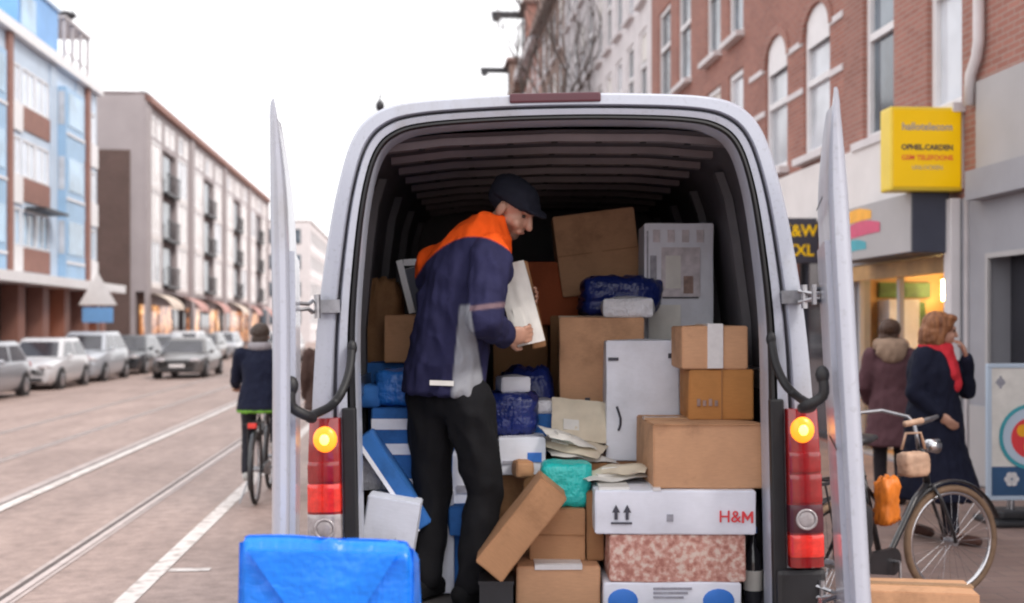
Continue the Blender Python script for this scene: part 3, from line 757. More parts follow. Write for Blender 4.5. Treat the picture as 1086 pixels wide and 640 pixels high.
# L3: white block down the street, and what follows it
def far_block(label, u, v0, v1, H, wallm, rows, n, sg=1):
    L = v1 - v0; holes = [(1 + i * (L - 2) / n + .3, 1 + (i + 1) * (L - 2) / n - .3, z, z + 1.7) for i in range(n) for z in rows]
    r, L = building('far_building', label, u, v0, v1, H, wallm, sg=sg, holes=holes, depth=.2, deep=12)
    for h in holes: window(r, *h[:4], sg, -.1 * sg, transom=0, mull=True, sill=False, fw=.1, pane='glass')
    for z in rows: strip(r, .05, L - .05, z - .7, z - .25, 'paint_white', sg=sg, d=.06)
    return r, L
l3, L3 = far_block('distant white block with rows of windows at the street end', UL + 3.0, 130, 165, 13.2, 'stone_pale', (2, 5, 8, 10.8), 9)
for z in (2.0, 5.0, 8.0, 10.8):                       # the end wall that faces the camera
    for q in range(4):
        MB().box(-1.0 - q * 2.7, -2.7 - q * 2.7, -.05, .008, z, z + 1.6).build('end_window', M['glass'], l3)
far_block('distant grey block beyond the white one', UL + 3.6, 168, 230, 11.0, 'stone_grey', (2, 5, 8), 12)
# ================================================================== the delivery van
VC, VY = .206, 4.5                    # centre line and rear plane
van = empty('delivery_van', (VC + .016, VY, 0)); van.rotation_euler.y = -R(1.15); tag(van, 'white delivery van with rear doors open, loaded with parcels', 'van')
ctrl = [((.965, .42), (.79, .545)), ((.985, .70), (.79, .70)), ((.985, .95), (.79, .95)), ((.975, 1.3), (.79, 1.3)), ((.945, 1.7), (.788, 1.7)), ((.895, 2.05), (.757, 2.05)), ((.845, 2.28), (.722, 2.26)),
        ((.79, 2.44), (.675, 2.385)), ((.71, 2.53), (.60, 2.445)), ((.58, 2.572), (.48, 2.47)), ((.3, 2.59), (.25, 2.483)), ((0, 2.595), (0, 2.487))]
def cr(p0, p1, p2, p3, t):
    return [.5 * (2*b + (c - a) * t + (2*a - 5*b + 4*c - d) * t*t + (-a + 3*b - 3*c + d) * t**3) for a, b, c, d in zip(p0, p1, p2, p3)]
half = []
for i in range(len(ctrl) - 1):
    g4 = [ctrl[max(i-1, 0)], ctrl[i], ctrl[i+1], ctrl[i+2] if i + 2 < len(ctrl) else ((-.3, 2.59), (-.25, 2.483))]
    for q in range(5):
        t = q / 5
        half.append((cr(*[c[0] for c in g4], t), cr(*[c[1] for c in g4], t)))
half.append(ctrl[-1])
path = [((-o[0], o[1]), (-i[0], i[1])) for o, i in half] + [((o[0], o[1]), (i[0], i[1])) for o, i in reversed(half[:-1])]
def hwo(z):
    best = min(half[:45], key=lambda h: abs(h[0][1] - z)); return best[0][0]
def fp(s, dy):                         # one curve of the rear frame: s from body edge (0) to opening (1)
    return [(o[0] + (i[0] - o[0]) * s, dy, o[1] + (i[1] - o[1]) * s) for o, i in path]
prof = [(0.0, .10, 0), (.0, .055, 0), (.05, .012, 0), (.14, 0.0, 0), (.46, -.004, 0), (.49, .010, 0), (.505, .045, 2), (.56, .05, 2), (.575, .012, 0), (.62, .004, 0), (.80, .010, 0), (.83, .03, 1), (.86, .008, 1), (.93, .006, 1), (.97, .03, 1), (1.0, .06, 0), (1.0, .16, 0)]
fm = MB()
for (s0, d0, _), (s1, d1, m1) in zip(prof[:-1], prof[1:]):
    fm.loft([fp(s0, d0), fp(s1, d1)], caps=False, closed=False, mi=m1)
fm.build('rear_frame', [M['van_white'], M['rubber'], M['groove_shade_grey']], van, auto=True, weld=True)
# body shell
outer = [p[0] for p in path]
def sec(y, sx=1.0, zs=1.0, zoff=0): return [(o[0] * sx, y, .42 + (o[1] - .42) * zs + zoff) for o in outer]
body = MB(); body.loft([sec(.10), sec(.4), sec(2.0), sec(3.6), sec(4.1, .985, .985), sec(4.55, .95, .80), sec(4.95, .93, .48), sec(5.7, .90, .40), sec(5.95, .84, .30)], caps=False, closed=False)
body.poly(list(reversed(sec(5.95, .84, .30))))
body.build('body', M['van_white'], van, auto=True, weld=True)
MB().box(-.95, .95, .12, 5.8, .38, .419).build('underbody', M['plastic_black'], van)
MB().poly([(-.62, 4.16, 2.40), (.62, 4.16, 2.40), (.80, 4.66, 1.75), (-.80, 4.66, 1.75)]).build('windscreen', M['glass_shop'], van)
# interior
ih = [(.80, .55), (.87, .75), (.89, 1.2), (.885, 1.7), (.845, 2.05), (.815, 2.25), (.775, 2.37), (.70, 2.44), (.45, 2.465), (0, 2.475)]
ip = [(-a, b) for a, b in ih] + [(a, b) for a, b in reversed(ih[:-1])]
MB().loft([[(a, .155, b) for a, b in ip], [(a, 3.35, b) for a, b in ip]], caps=False, closed=False).build('interior_lining', M['van_lining'], van, auto=True)
MB().loft([[(i[0], .155, i[1]) for o, i in path], [(i[0] * 1.1, .157, .55 + (i[1] - .55) * 1.0) for o, i in path]], caps=False, closed=False).build('inner_return', M['van_inner'], van)
MB().poly([(a, 3.34, b) for a, b in ip]).build('bulkhead', M['van_lining'], van)
MB().box(-.86, .86, .02, 3.33, .50, .55).build('cargo_floor', M['van_floor'], van)
MB().box(-.80, .80, -.01, .05, .49, .556).build('sill_plate', M['metal'], van)
HOLE = MB().cyl((0, 0, 0), (0, 0, .004), .014, .014, 12).mesh('rib_hole'); HOLE.materials.append(M['rubber'])
rp = [(a, b) for a, b in ip if b > 2.43]
for k_ in range(9):
    y0 = .24 + k_ * .34
    m_ = MB(); m_.loft([[(a * .995, y0 + dy, b - dz) for a, b in rp] for dy, dz in ((0, .002), (.012, .03), (.062, .03), (.075, .002))], caps=False, closed=False)
    ro = m_.build('roof_rib', M['van_inner'], van)
    for q in range(7):
        xq = -.54 + q * .18
        ho = bpy.data.objects.new('rib_hole', HOLE); link(ho, ro); ho.location = (xq, y0 + .037, 2.475 - .0325 - (.010 / .45) * abs(xq) - max(0, abs(xq) - .45) * .11)
for sx in (-1, 1):
    for y0 in (.75, 1.5, 2.25, 3.0):
        MB().loft([[(sx * (a - .004), y0, b) for a, b in ih[1:7]], [(sx * (a - .04), y0 + .015, b) for a, b in ih[1:7]], [(sx * (a - .04), y0 + .085, b) for a, b in ih[1:7]], [(sx * (a - .004), y0 + .1, b) for a, b in ih[1:7]]], caps=False, closed=False).build('wall_rib', M['van_lining'], van)
    MB().box(sx * .83, sx * .882, .3, 3.3, 1.42, 1.50).build('load_rail', M['metal'], van)
# third brake light, tail lamps, bumper
MB().box(-.18, .17, -.010, .02, 2.552, 2.590).build('third_brake_light', M['lamp_dark_red'], van, bevel=.008)
def lamp_seg(sx, z0, z1, m, proud=.0, name='tail_lamp_lens', par=None):
    rings = []
    for q in range(5):
        z = z0 + (z1 - z0) * q / 4; w = hwo(z)
        rings.append([(sx * (w + .006), .07, z), (sx * (w - .004), -.028 - proud, z), (sx * (w - .03), -.045 - proud, z), (sx * .875, -.048 - proud, z), (sx * .852, -.035 - proud, z), (sx * .848, .03, z)])
    return MB().loft(rings).build(name, m, par or van, auto=True, bevel=.004)
for sx in (-1, 1):
    tl = lamp_seg(sx, .76, 1.365, M['lamp_red'], 0, 'tail_lamp')
    lamp_seg(sx, .80, .885, M['lamp_red_bright'], .006, 'lens', tl)
    rv = lamp_seg(sx, .893, 1.0, M['lamp_dark_red'] if sx > 0 else M['lamp_clear'], .006, 'lens', tl)
    lamp_seg(sx, 1.008, 1.115, M['lamp_red_bright'] if sx < 0 else M['lamp_red'], .006, 'lens', tl)
    lamp_seg(sx, 1.123, 1.20, M['lamp_red'], .006, 'lens', tl)
    zc = .946
    m_ = MB(); m_.torus((sx * .912, -.056, zc), .036, .006, 'y', 24, 6); m_.ell((sx * .912, -.054, zc), (.033, .008, .033)); m_.build('reverse_lamp', M['lamp_clear'], tl, smooth=True)
    zt = 1.285
    MB().ell((sx * .905, -.045, zt), (.046, .022, .050), nu=20).build('turn_signal', M['lamp_orange'], tl, smooth=True)
    MB().ell((sx * .905, -.058, zt), (.022, .013, .024), nu=16).build('turn_signal_bulb', M['lamp_bulb'], tl, smooth=True)
    MB().box(sx * .792, sx * .846, -.012, .03, .50, 1.40).build('door_seal', M['rubber'], van, bevel=.008)
    MB().box(sx * .80, sx * .99, -.03, .10, .30, .752).build('corner_panel', M['plastic_black'], van, bevel=.02)
MB().box(-.97, .97, -.16, .10, .28, .485).build('rear_bumper', M['plastic_black'], van, bevel=.03, seg=3)
for sx in (-1, 1):
    for y in (1.15, 4.75):
        w = MB(); w.cyl((sx * .78, y, .345), (sx * .99, y, .345), .345, .345, 28); wo = w.build('wheel', M['tyre'], van, auto=True, bevel=.02)
        MB().cyl((sx * .985, y, .345), (sx * .998, y, .345), .21, .19, 24).build('rim', M['rim'], wo, auto=True)
# doors
def door(sx, hinge, near, off, thick):
    """hinge/near are plan points (world); off(z) is the sideways bend of the panel"""

    h = Vector((hinge[0] - VC, hinge[1] - VY)); n = Vector((near[0] - VC, near[1] - VY)); ax = (n - h); Wd = ax.length; ax /= Wd
    nr = Vector((-ax.y, ax.x)); 
    if nr.x * sx < 0: nr = -nr                     # nr points to the outside of the van
    zs = [.50, .56, .75, 1.0, 1.25, 1.5, 1.75, 1.95, 2.10, 2.20, 2.28, 2.34, 2.385, 2.41]
    rings = []
    for z in zs:
        top = max(0, (z - 2.02) / .39)
        th = thick * (1 - .82 * top ** 1.7)
        w0 = .02 + .33 * max(0, (z - 2.08) / .33) ** 2.2          # the hinge side follows the rounded roof corner
        pts = []
        for f, q in ((0, -1), (.02, -.55), (.06, .35), (.5, .5), (.94, .42), (.985, .2), (1, -.15), (1, -.62), (.97, -1), (.5, -1)):
            s_ = w0 + (Wd - w0) * f
            p = h + ax * s_ + nr * (q * th * .5 + off(z) + .02 * math.sin(f * math.pi))
            pts.append((p.x, p.y, z))
        rings.append(pts)
    o = MB().loft(rings).build('rear_door', M['van_white'], van, auto=True)
    # inner trim panel, seal and latch on the closing edge
    def P(s_, q, z): p = h + ax * s_ + nr * (q + off(z)); return (p.x, p.y, z)
    ti = -thick * .5
    pn = MB()
    rows = [(z, .12, Wd - .10) for z in (.62, .9, 1.2, 1.5, 1.75, 1.95)]
    pn.loft([[P(a, ti - .012, z), P(b, ti - .012, z), P(b, ti + .01, z), P(a, ti + .01, z)] for z, a, b in rows]); pn.build('trim_panel', M['van_white'], o)
    for zz in ((1.30, 2.08) if sx > 0 else ()):
        m_ = MB(); m_.loft([[P(s_, ti - .014, zz - .004), P(s_, ti - .014, zz + .004)] for s_ in (.30, Wd - .03)], caps=False, closed=False); m_.build('panel_seam', M['rubber'], o)
    return o, h, ax, nr, Wd
dR = door(1, (1.190, 4.36), (1.020, 3.58), lambda z: .055 * (1.75 - z) + .02 * (z - .6), .085)
dL = door(-1, (-.835, 4.36), (-.715, 3.58), lambda z: .03 * max(0, z - 1.7) ** 1.5 + .012 * max(0, 1.2 - z) - .02 * (z - .6), .072)
for sx, (o, h, ax, nr, Wd) in ((1, dR), (-1, dL)):
    for z in (.665, 1.79):
        m_ = MB()
        b0 = Vector((sx * (hwo(z) - .10), -.006, z)); b1 = Vector((sx * (hwo(z) - .01), -.012, z))
        hp = Vector((h.x, h.y, z)); dp_ = hp + Vector((ax.x, ax.y, 0)) * .16 - Vector((nr.x, nr.y, 0)) * .055
        m_.obox((b0 + b1) / 2, (.075, .018, .05))
        for dz in (-.022, .022):
            m_.tube([b1 + Vector((-.02, -.012, dz)), b1 + Vector((sx * .03, -.05, dz * .4)), hp + Vector((sx * .012, -.03, dz * .9)), dp_ + Vector((0, 0, dz))], .0085, 6)
        m_.cyl(b1 + Vector((0, -.02, -.045)), b1 + Vector((0, -.02, .045)), .013, .013, 10)
        m_.cyl(hp + Vector((sx * .012, -.03, -.04)), hp + Vector((sx * .012, -.03, .04)), .011, .011, 10)
        M4 = Matrix.Rotation(math.atan2(ax.y, ax.x), 3, 'Z')
        m_.obox(dp_ + Vector((ax.x, ax.y, 0)) * .05, (.14, .012, .07), M4)
        m_.build('hinge', M['metal'], van, bevel=0)
    # curved black check stay from the frame to the door
    zt, zb = 1.63, 1.405
    f0 = Vector((sx * .80, -.015, zt)); d0 = Vector((h.x, h.y, 0)) + Vector((ax.x, ax.y, 0)) * (Wd * .93) - Vector((nr.x, nr.y, 0)) * .055
    d0.z = 1.53
    pts = [f0, f0 + Vector((sx * .008, -.03, -.09)), f0 + Vector((sx * .035, -.07, -.17)), Vector((sx * .87, -.14, zb + .01)), Vector((d0.x * .5 + sx * .45, d0.y * .55, zb)), Vector((d0.x - sx * .05, d0.y + .06, zb + .02)), Vector((d0.x, d0.y, zb + .06)), d0]
    P2 = []
    for i in range(len(pts) - 1):
        g4 = [pts[max(i-1, 0)], pts[i], pts[i+1], pts[min(i+2, len(pts)-1)]]
        for q in range(5): P2.append(Vector(cr(*g4, q / 5)))
    P2.append(pts[-1])
    MB().tube(P2, .0165, 10).build('check_stay', M['rubber'], van, smooth=True)
    MB().ell(d0, (.022, .022, .03)).build('stay_mount', M['rubber'], van, smooth=True)
    MB().ell(f0, (.02, .02, .03)).build('stay_mount', M['rubber'], van, smooth=True)
# ================================================================== parcels in and round the van
GP = 'parcels loaded in the van'
def soft_box(sx, sy, sz, seed, bulge=.006, n=5, bevel=.005):
    """cardboard box centred in x,y with its base at z=0, faces slightly bulged and edges worn"""
    bm = bmesh.new(); bmesh.ops.create_cube(bm, size=1.0)
    bmesh.ops.subdivide_edges(bm, edges=bm.edges[:], cuts=n, use_grid_fill=True)
    for v in bm.verts:
        p = v.co.copy(); q = Vector((p.x * sx, p.y * sy, p.z * sz))
        e = [abs(abs(c) - .5) < 1e-4 for c in p]
        if sum(e) == 1:
            ax = e.index(True); o = [c for i, c in enumerate(p) if i != ax]
            q[ax] += math.copysign(bulge, p[ax]) * (1 - 4 * o[0]**2) * (1 - 4 * o[1]**2) * (1 + .6 * mnoise.noise(p * 3 + Vector((seed, 0, 0))))
        q += mnoise.noise_vector(q * 5 + Vector((seed * 3.1, 1.7, 0))) * .004 + mnoise.noise_vector(q * 17 + Vector((seed * 1.1, 4.7, 0))) * .0012
        v.co = q + Vector((0, 0, sz / 2))
    es = [e for e in bm.edges if e.calc_face_angle(0) > R(50)]
    bmesh.ops.bevel(bm, geom=es, offset=bevel, segments=2, affect='EDGES')
    me = bpy.data.meshes.new('parcel'); bm.to_mesh(me); bm.free(); me.shade_smooth(); me.set_sharp_from_angle(angle=R(30))
    return me
_seed = [0]
def parcel(label, x0, x1, y0, y1, z0, z1, m, name='cardboard_box', cat='box', rz=0.0, ry=0.0, rx=0.0, tape=None, group=GP, bulge=.006):
    _seed[0] += 1
    sx, sy, sz = x1 - x0, y1 - y0, z1 - z0
    me = soft_box(sx, sy, sz - .002, _seed[0], bulge); me.materials.append(M[m])
    o = bpy.data.objects.new(name, me); link(o); o.location = ((x0 + x1) / 2, (y0 + y1) / 2, z0 + .001); o.rotation_euler = (rx, ry, rz)
    tag(o, label, cat, group)
    b = bulge + .004
    if tape:
        tm = M[tape[1]]; w = tape[2] / 2
        if tape[0] == 'v':           # over the top and down the front
            t = MB(); t.box(-w, w, -sy/2 - b, -sy/2 + .004, sz * tape[3], sz + b * .6); t.box(-w, w, -sy/2 + .004, sy/2, sz - .002, sz + b * .8); t.build('tape', tm, o)
        if tape[0] == 'h':           # strip across the top edge of the front
            t = MB(); t.box(-w, w, -sy/2 - b, -sy/2 + .004, sz * .93, sz + b * .6); t.box(-w, w, -sy/2 + .004, -sy/2 + .12, sz - .002, sz + b * .8); t.build('tape', tm, o)
        if tape[0] == 't':           # along the top
            t = MB(); t.box(-sx/2 - .004, sx/2 + .004, -w, w, sz - .002, sz + b * .8); t.build('tape', tm, o)
    o['_h'] = (sx, sy, sz)
    return o
def front(o, m, x0, x1, z0, z1, name='print', lift=.0):
    """a flat print or label on the front face; coordinates are fractions of the face"""
    sx, sy, sz = o['_h']
    return MB().box(-sx/2 + sx * x0, -sx/2 + sx * x1, -sy/2 - .0095 - lift, -sy/2 - .004, sz * z0, sz * z1).build(name, M[m], o)
def topside(o, m, x0, x1, y0, y1, name='label', lift=0):
    sx, sy, sz = o['_h']
    return MB().box(-sx/2 + sx * x0, -sx/2 + sx * x1, -sy/2 + sy * y0, -sy/2 + sy * y1, sz - .004, sz + .008 + lift).build(name, M[m], o)
def blob(label, c, size, m, name, cat, seed=0, amp=.2, fr=2.6, rz=0, sq=5.5, group=GP, flat=True):
    """soft bag: rounded box shape with creases, base at z of c"""
    b = MB(); nu, nv = 36, 22; rings = []
    for i in range(nv + 1):
        a = math.pi * (i + .12) / (nv + .24); ring = []
        for j in range(nu):
            th = 2 * math.pi * j / nu
            d = Vector((math.sin(a) * math.cos(th), math.sin(a) * math.sin(th), -math.cos(a)))
            k_ = (abs(d.x) ** sq + abs(d.y) ** sq + abs(d.z) ** sq) ** (-1 / sq)
            p = d * k_; q = p * fr + Vector((seed * 7.3, seed * 1.9, 0))
            rg = 1 - 2 * abs(mnoise.noise(q)) 
            p *= 1 - amp * .6 + amp * (.6 * rg + .4 * mnoise.noise(q * 2.3)) + amp * .5 * mnoise.noise(q * .45)
            ring.append((p.x * size[0] / 2, p.y * size[1] / 2, max(p.z, -.96) * size[2] / 2 + size[2] / 2 * .96))
        rings.append(ring)
    o = b.loft(rings).build(name, M[m], None, smooth=True, loc=c, rot=(0, 0, rz)); tag(o, label, cat, group)
    return o
def mailer(label, c, w, h, t, m, rot, name='padded_envelope', cat='envelope', seed=0):
    """a flat padded envelope lying in its local xy plane"""
    top, bot = [], []; n = 12
    for i in range(n + 1):
        rt, rb = [], []
        for j in range(n + 1):
            a, b_ = i / n - .5, j / n - .5
            e = max(0, (1 - (2 * abs(a)) ** 3) * (1 - (2 * abs(b_)) ** 3))
            nz = mnoise.noise(Vector((a * 4, b_ * 4, seed * 3.3))) * .012
            rt.append((a * w, b_ * h, t * e * .5 + nz + .001)); rb.append((a * w, b_ * h, -t * e * .5 + nz))
        top.append(rt); bot.append(rb)
    mb = MB(); mb.loft(top, caps=False, closed=False); mb.loft(bot, caps=False, closed=False)
    for k_ in range(n):
        for (r0, r1) in ((top[0], bot[0]), (top[-1], bot[-1])): mb.poly([r0[k_], r0[k_+1], r1[k_+1], r1[k_]])
        for e in (0, -1): mb.poly([top[k_][e], top[k_+1][e], bot[k_+1][e], bot[k_][e]])
    o = mb.build(name, M[m], None, smooth=True, loc=c, rot=rot); tag(o, label, cat, GP)
    MB().box(-w * .3, -w * .02, -h * .3, -h * .05, t * .3, t * .62).build('address_label', M['paper'], o)
    return o
FZ = .55
# --- right-hand stack
b = parcel('white box with blue ovals at the bottom of the right-hand stack', .362, .905, 4.64, 5.14, FZ, .682, 'card_white', bulge=.003)
for a, c in ((.03, .25), (.72, .95)):
    sx, sy, sz = b['_h']; MB().ell((-sx/2 + sx * (a + c) / 2, -sy/2 - .004, sz * .46), (sx * (c - a) / 2, .006, sz * .36), nu=24).build('blue_print', M['print_blue'], b)
for q in range(3): front(b, 'print_grey', .36, .64 - .03 * q, .80 - q * .13, .86 - q * .13, 'print')
b = parcel('pink speckled box between the two white boxes of the right-hand stack', .383, .922, 4.65, 5.13, .682, .872, 'speckle', bulge=.003, rz=R(.6))
b = parcel('long white box with red H&M lettering in the right-hand stack', .330, .966, 4.64, 5.15, .872, 1.047, 'card_white', bulge=.004, rz=R(-.6))
sx, sy, sz = b['_h']
text('H&', .066, M['print_red'], b, (sx * .335, -sy/2 - .0085, sz * .40), (R(90), 0, 0), name='logo', bold=.0002)
m_ = MB(); lx, ly, lz, lh = sx * .335 + .047, -sy/2 - .0095, sz * .40 - .023, .046
for p in ([(0, 0), (.009, 0), (.009, lh), (0, lh)], [(.036, 0), (.045, 0), (.045, lh), (.036, lh)], [(.009, lh), (.009, lh - .018), (.0225, .008), (.0225, .024)], [(.036, lh), (.036, lh - .018), (.0225, .008), (.0225, .024)]):
    m_.poly([(lx + a, ly, lz + c) for a, c in p])
m_.build('logo', M['print_red'], b)
for q in (-1, 1):                                           # the two this-way-up arrows and their bar
    m_ = MB(); xc = -sx * .335 + q * .022; y_ = -sy/2 - .0085
    m_.box(xc - .006, xc + .006, y_ - .002, y_ + .003, sz * .34, sz * .50); m_.poly([(xc - .016, y_ - .002, sz * .50), (xc + .016, y_ - .002, sz * .50), (xc, y_ - .002, sz * .68)])
    m_.build('arrow_mark', M['print_dark'], b)
front(b, 'print_dark', .10, .23, .24, .28, 'arrow_bar')
front(b, 'print_grey', .445, .485, .30, .46, 'recycling_mark')
topside(b, 'paper', .03, .22, .05, .55); topside(b, 'tape_white', .36, .41, .0, 1.0, 'tape')
b = parcel('large brown carton standing on the long white H&M box', .556, .998, 4.68, 5.20, 1.047, 1.305, 'card_light', rz=R(1.5), tape=('t', 'tape_clear', .06)); front(b, 'card', .0, 1.0, .985, 1.0, 'flap_edge')
b = parcel('orange-brown carton under the small taped carton at right', .735, 1.004, 4.86, 5.16, 1.305, 1.517, 'card_orange', rz=R(-1))
sx, sy, sz = b['_h']
for q in range(4): front(b, 'print_brown', .12 + q * .09, .17 + q * .09, .28, .42 - .03 * (q % 2), 'print')
front(b, 'card_dark', .495, .505, .0, 1.0, 'flap_seam')
b = parcel('small brown carton with white tape down its front, top right', .700, .974, 4.86, 5.15, 1.517, 1.697, 'card_light', rz=R(1), tape=('v', 'tape_white', .064, .02))
# --- white boxes and cartons further in
parcel('plain brown carton supporting the upright white box', .40, .80, 5.25, 5.65, FZ, 1.094, 'card')
b = parcel('upright plain white box with small dark marks beside the carton stack', .425, .750, 5.24, 5.52, 1.094, 1.632, 'card_white', rz=R(-1), bulge=.004)
front(b, 'print_dark', .02, .16, .83, .855, 'slot'); front(b, 'print_dark', .84, .91, .85, .89, 'hand_mark')
m_ = MB(); sx, sy, sz = b['_h']; m_.tube([(-sx * .34 + .01 * math.sin(t), -sy/2 - .006, sz * (.25 + .05 * t)) for t in range(5)], .006, 6); m_.build('printed_mark', M['print_dark'], b)
parcel('brown carton under the tall printed box by the right wall', .62, 1.0, 5.68, 6.1, FZ, 1.20, 'card_dark')
b = parcel('tall pale box printed with a picture, by the right wall', .643, .978, 5.70, 5.98, 1.20, 2.195, 'card_white', rz=R(0), bulge=.003)
front(b, 'print_pale', .24, .80, .64, .88, 'picture'); front(b, 'print_brown', .56, .70, .655, .74, 'picture_figure', .003); front(b, 'paper', .30, .52, .68, .84, 'picture_panel', .003)
for q in range(4): front(b, 'print_pale', .12 + q * .21, .22 + q * .21, .905, .965, 'print')
front(b, 'paper', .06, .52, .34, .60, 'printed_panel'); front(b, 'print_grey', .08, .17, .70, .84, 'print'); front(b, 'print_dark', .26, .78, .632, .638, 'print_line', .002)
front(b, 'print_grey', .03, .05, .04, .96, 'edge_line')
parcel('brown carton under the tan carton in the middle of the load', .20, .60, 5.48, 5.9, FZ, 1.306, 'card_dark')
b = parcel('square tan carton in the middle of the load behind the white box', .228, .622, 5.46, 5.86, 1.306, 1.735, 'card_light', rz=R(-2), tape=('t', 'tape_clear', .05))
front(b, 'print_dark', .30, .36, .05, .13, 'print'); front(b, 'print_dark', .58, .64, .10, .18, 'print')
blob('dark blue plastic bag under the tilted carton', (.53, 5.76, 1.737), (.40, .28, .21), 'navy_bag', 'plastic_bag', 'bag', 3)
parcel('flat white parcel in front of the dark blue bag', .43, .66, 5.475, 5.585, 1.737, 1.825, 'poly_white', name='poly_parcel', cat='parcel', rz=R(-4), bulge=.012)
parcel('brown carton at the back under the tilted carton', .20, .72, 6.10, 6.6, FZ, 1.75, 'card_dark')
b = parcel('large brown carton tilted on top of the load', .262, .685, 6.08, 6.38, 1.87, 2.29, 'card_light', ry=R(-7.5), rx=R(0), bulge=.008)
front(b, 'card_dark', .0, 1.0, .495, .503, 'flap_seam')
parcel('brown carton under the red box', -.10, .19, 6.25, 6.6, FZ, 1.70, 'card_dark')
parcel('rust red box deep in the van beside the worker', .06, .345, 6.12, 6.45, 1.70, 2.03, 'card_red', bulge=.004)
# --- centre front
parcel('bottom brown carton with a white tape strip in the centre front', .012, .350, 4.70, 5.06, FZ, .735, 'card_light', rz=R(1.5), tape=('h', 'tape_white', .19))
b = parcel('brown carton standing on the bottom centre carton', .076, .304, 4.80, 5.06, .735, .950, 'card', rz=R(-2)); front(b, 'card_dark', 0, 1, .49, .505, 'flap_seam')
blob('turquoise plastic bag on the centre cartons', (.225, 4.93, .950), (.215, .22, .185), 'teal', 'plastic_bag', 'bag', 8, .10, sq=9)
b = parcel('narrow brown carton leaning behind the centre cartons', .305, .375, 4.80, 5.1, .735, 1.02, 'card_dark')
cr_ = empty('plastic_crate', (-.062, 4.71, FZ)); tag(cr_, 'low black plastic crate under the leaning carton', 'crate', None)
hx, hy = .066, .09
m_ = MB(); m_.box(-hx, hx, -hy, hy, 0, .02); m_.box(-hx, -hx + .01, -hy, hy, .02, .13); m_.box(hx - .01, hx, -hy, hy, .02, .13); m_.box(-hx + .01, hx - .01, -hy, -hy + .01, .02, .13); m_.box(-hx + .01, hx - .01, hy - .01, hy, .02, .13); m_.build('crate_shell', M['plastic_black'], cr_)
m_ = MB(); m_.box(-hx - .004, hx + .004, -hy - .004, hy + .004, .13, .142); m_.build('crate_rim', M['plastic_black'], cr_)
b = parcel('flat brown carton leaning against the centre cartons by the worker', -.085, .045, 4.70, 4.98, .70, 1.12, 'card', ry=R(38), bulge=.003)
b.location = (-.092, 4.74, .732)
b = parcel('brown carton in the load under the envelopes', .05, .42, 5.12, 5.45, FZ, 1.10, 'card_dark')
for q, (c, w, h, mm, rot, lab) in enumerate([
    ((.30, 5.22, 1.125), .30, .24, 'paper', (R(4), R(8), R(12)), 'bottom white padded envelope on the pile beside the upright white box'),
    ((.27, 5.20, 1.17), .28, .20, 'paper_cream', (R(12), R(12), R(-18)), 'cream padded envelope in the middle of the pile'),
    ((.30, 5.26, 1.275), .25, .20, 'paper_cream', (R(62), R(6), R(8)), 'cream envelope standing upright against the tan carton'),
    ((.24, 5.16, 1.205), .24, .16, 'paper', (R(14), R(16), R(25)), 'top white envelope on the pile, sliding left')]):
    mailer(lab, c, w, h, .035, mm, rot, seed=q)
mailer('cream envelope half tucked under the big brown carton', (.46, 4.90, 1.10), .24, .20, .03, 'paper_cream', (R(3), R(-6), R(-20)), seed=12)
mailer('white envelope lying between the turquoise bag and the big carton', (.42, 4.92, 1.075), .30, .26, .03, 'paper', (R(2), R(-3), R(15)), seed=9)
parcel('brown carton under the white and blue box', -.10, .13, 5.18, 5.5, FZ, 1.045, 'card_dark')
b = parcel('white box with blue lettering behind the worker legs', -.06, .145, 5.12, 5.4, 1.045, 1.21, 'card_white'); front(b, 'print_blue', .62, .92, .35, .6, 'print'); front(b, 'print_grey', .1, .45, .3, .38, 'print')
blob('navy blue bag behind the worker on the white and blue box', (-.0, 5.30, 1.21), (.24, .26, .20), 'navy_bag', 'plastic_bag', 'bag', 11, .16)
blob('dark blue sack between worker and tan carton', (.06, 5.60, FZ), (.28, .3, .98), 'navy_bag', 'plastic_bag', 'bag', 12, .12)
# --- left side
parcel('brown carton at the bottom of the left-hand pile', -.66, -.28, 5.25, 5.6, FZ, 1.20, 'card_dark')
b = parcel('blue and white striped box in the left-hand pile', -.60, -.26, 5.02, 5.3, .99, 1.345, 'card_blue', bulge=.003)
for z in (.02, .44, .74): front(b, 'card_white', .0, 1.0, z, z + .13, 'white_stripe', -.002)
parcel('white carton under the blue and white striped box', -.61, -.25, 5.03, 5.3, FZ, .99, 'card_white')
blob('bright blue plastic bag on the striped box', (-.46, 5.17, 1.345), (.28, .26, .17), 'blue_bag', 'plastic_bag', 'bag', 21, .12)
parcel('blue carton behind the bag in the left-hand pile', -.66, -.28, 5.32, 5.6, 1.20, 1.53, 'card_blue')
b = parcel('small tan carton on top of the left-hand pile', -.58, -.30, 5.28, 5.55, 1.53, 1.745, 'card', rz=R(3))
blob('crumpled brown paper sack above the left-hand pile', (-.62, 5.62, 1.2), (.20, .28, .74), 'card_dark', 'paper_sack', 'sack', 23, .2, 3)
fr_ = empty('picture_frame', (-.49, 5.42, 1.747)); tag(fr_, 'pale narrow frame leaning on the left-hand pile behind the worker', 'frame', None)
m_ = MB(); m_.obox((.0, .0, .13), (.03, .02, .25), Matrix.Rotation(R(-14), 3, 'Y')); m_.obox((.10, .0, .245), (.22, .02, .03), Matrix.Rotation(R(-2), 3, 'Y')); m_.obox((.2, .0, .12), (.03, .02, .24), Matrix.Rotation(R(-14), 3, 'Y')); m_.obox((.10, .012, .125), (.18, .004, .22), Matrix.Rotation(R(-14), 3, 'Y'), 1); m_.build('frame_moulding', [M['paint_white'], M['shop_dark']], fr_, bevel=.002)
b = parcel('grey-white box with printed triangle leaning at the left', -.655, -.44, 4.76, 4.92, FZ, 1.0, 'card_grey', ry=R(9), bulge=.003)
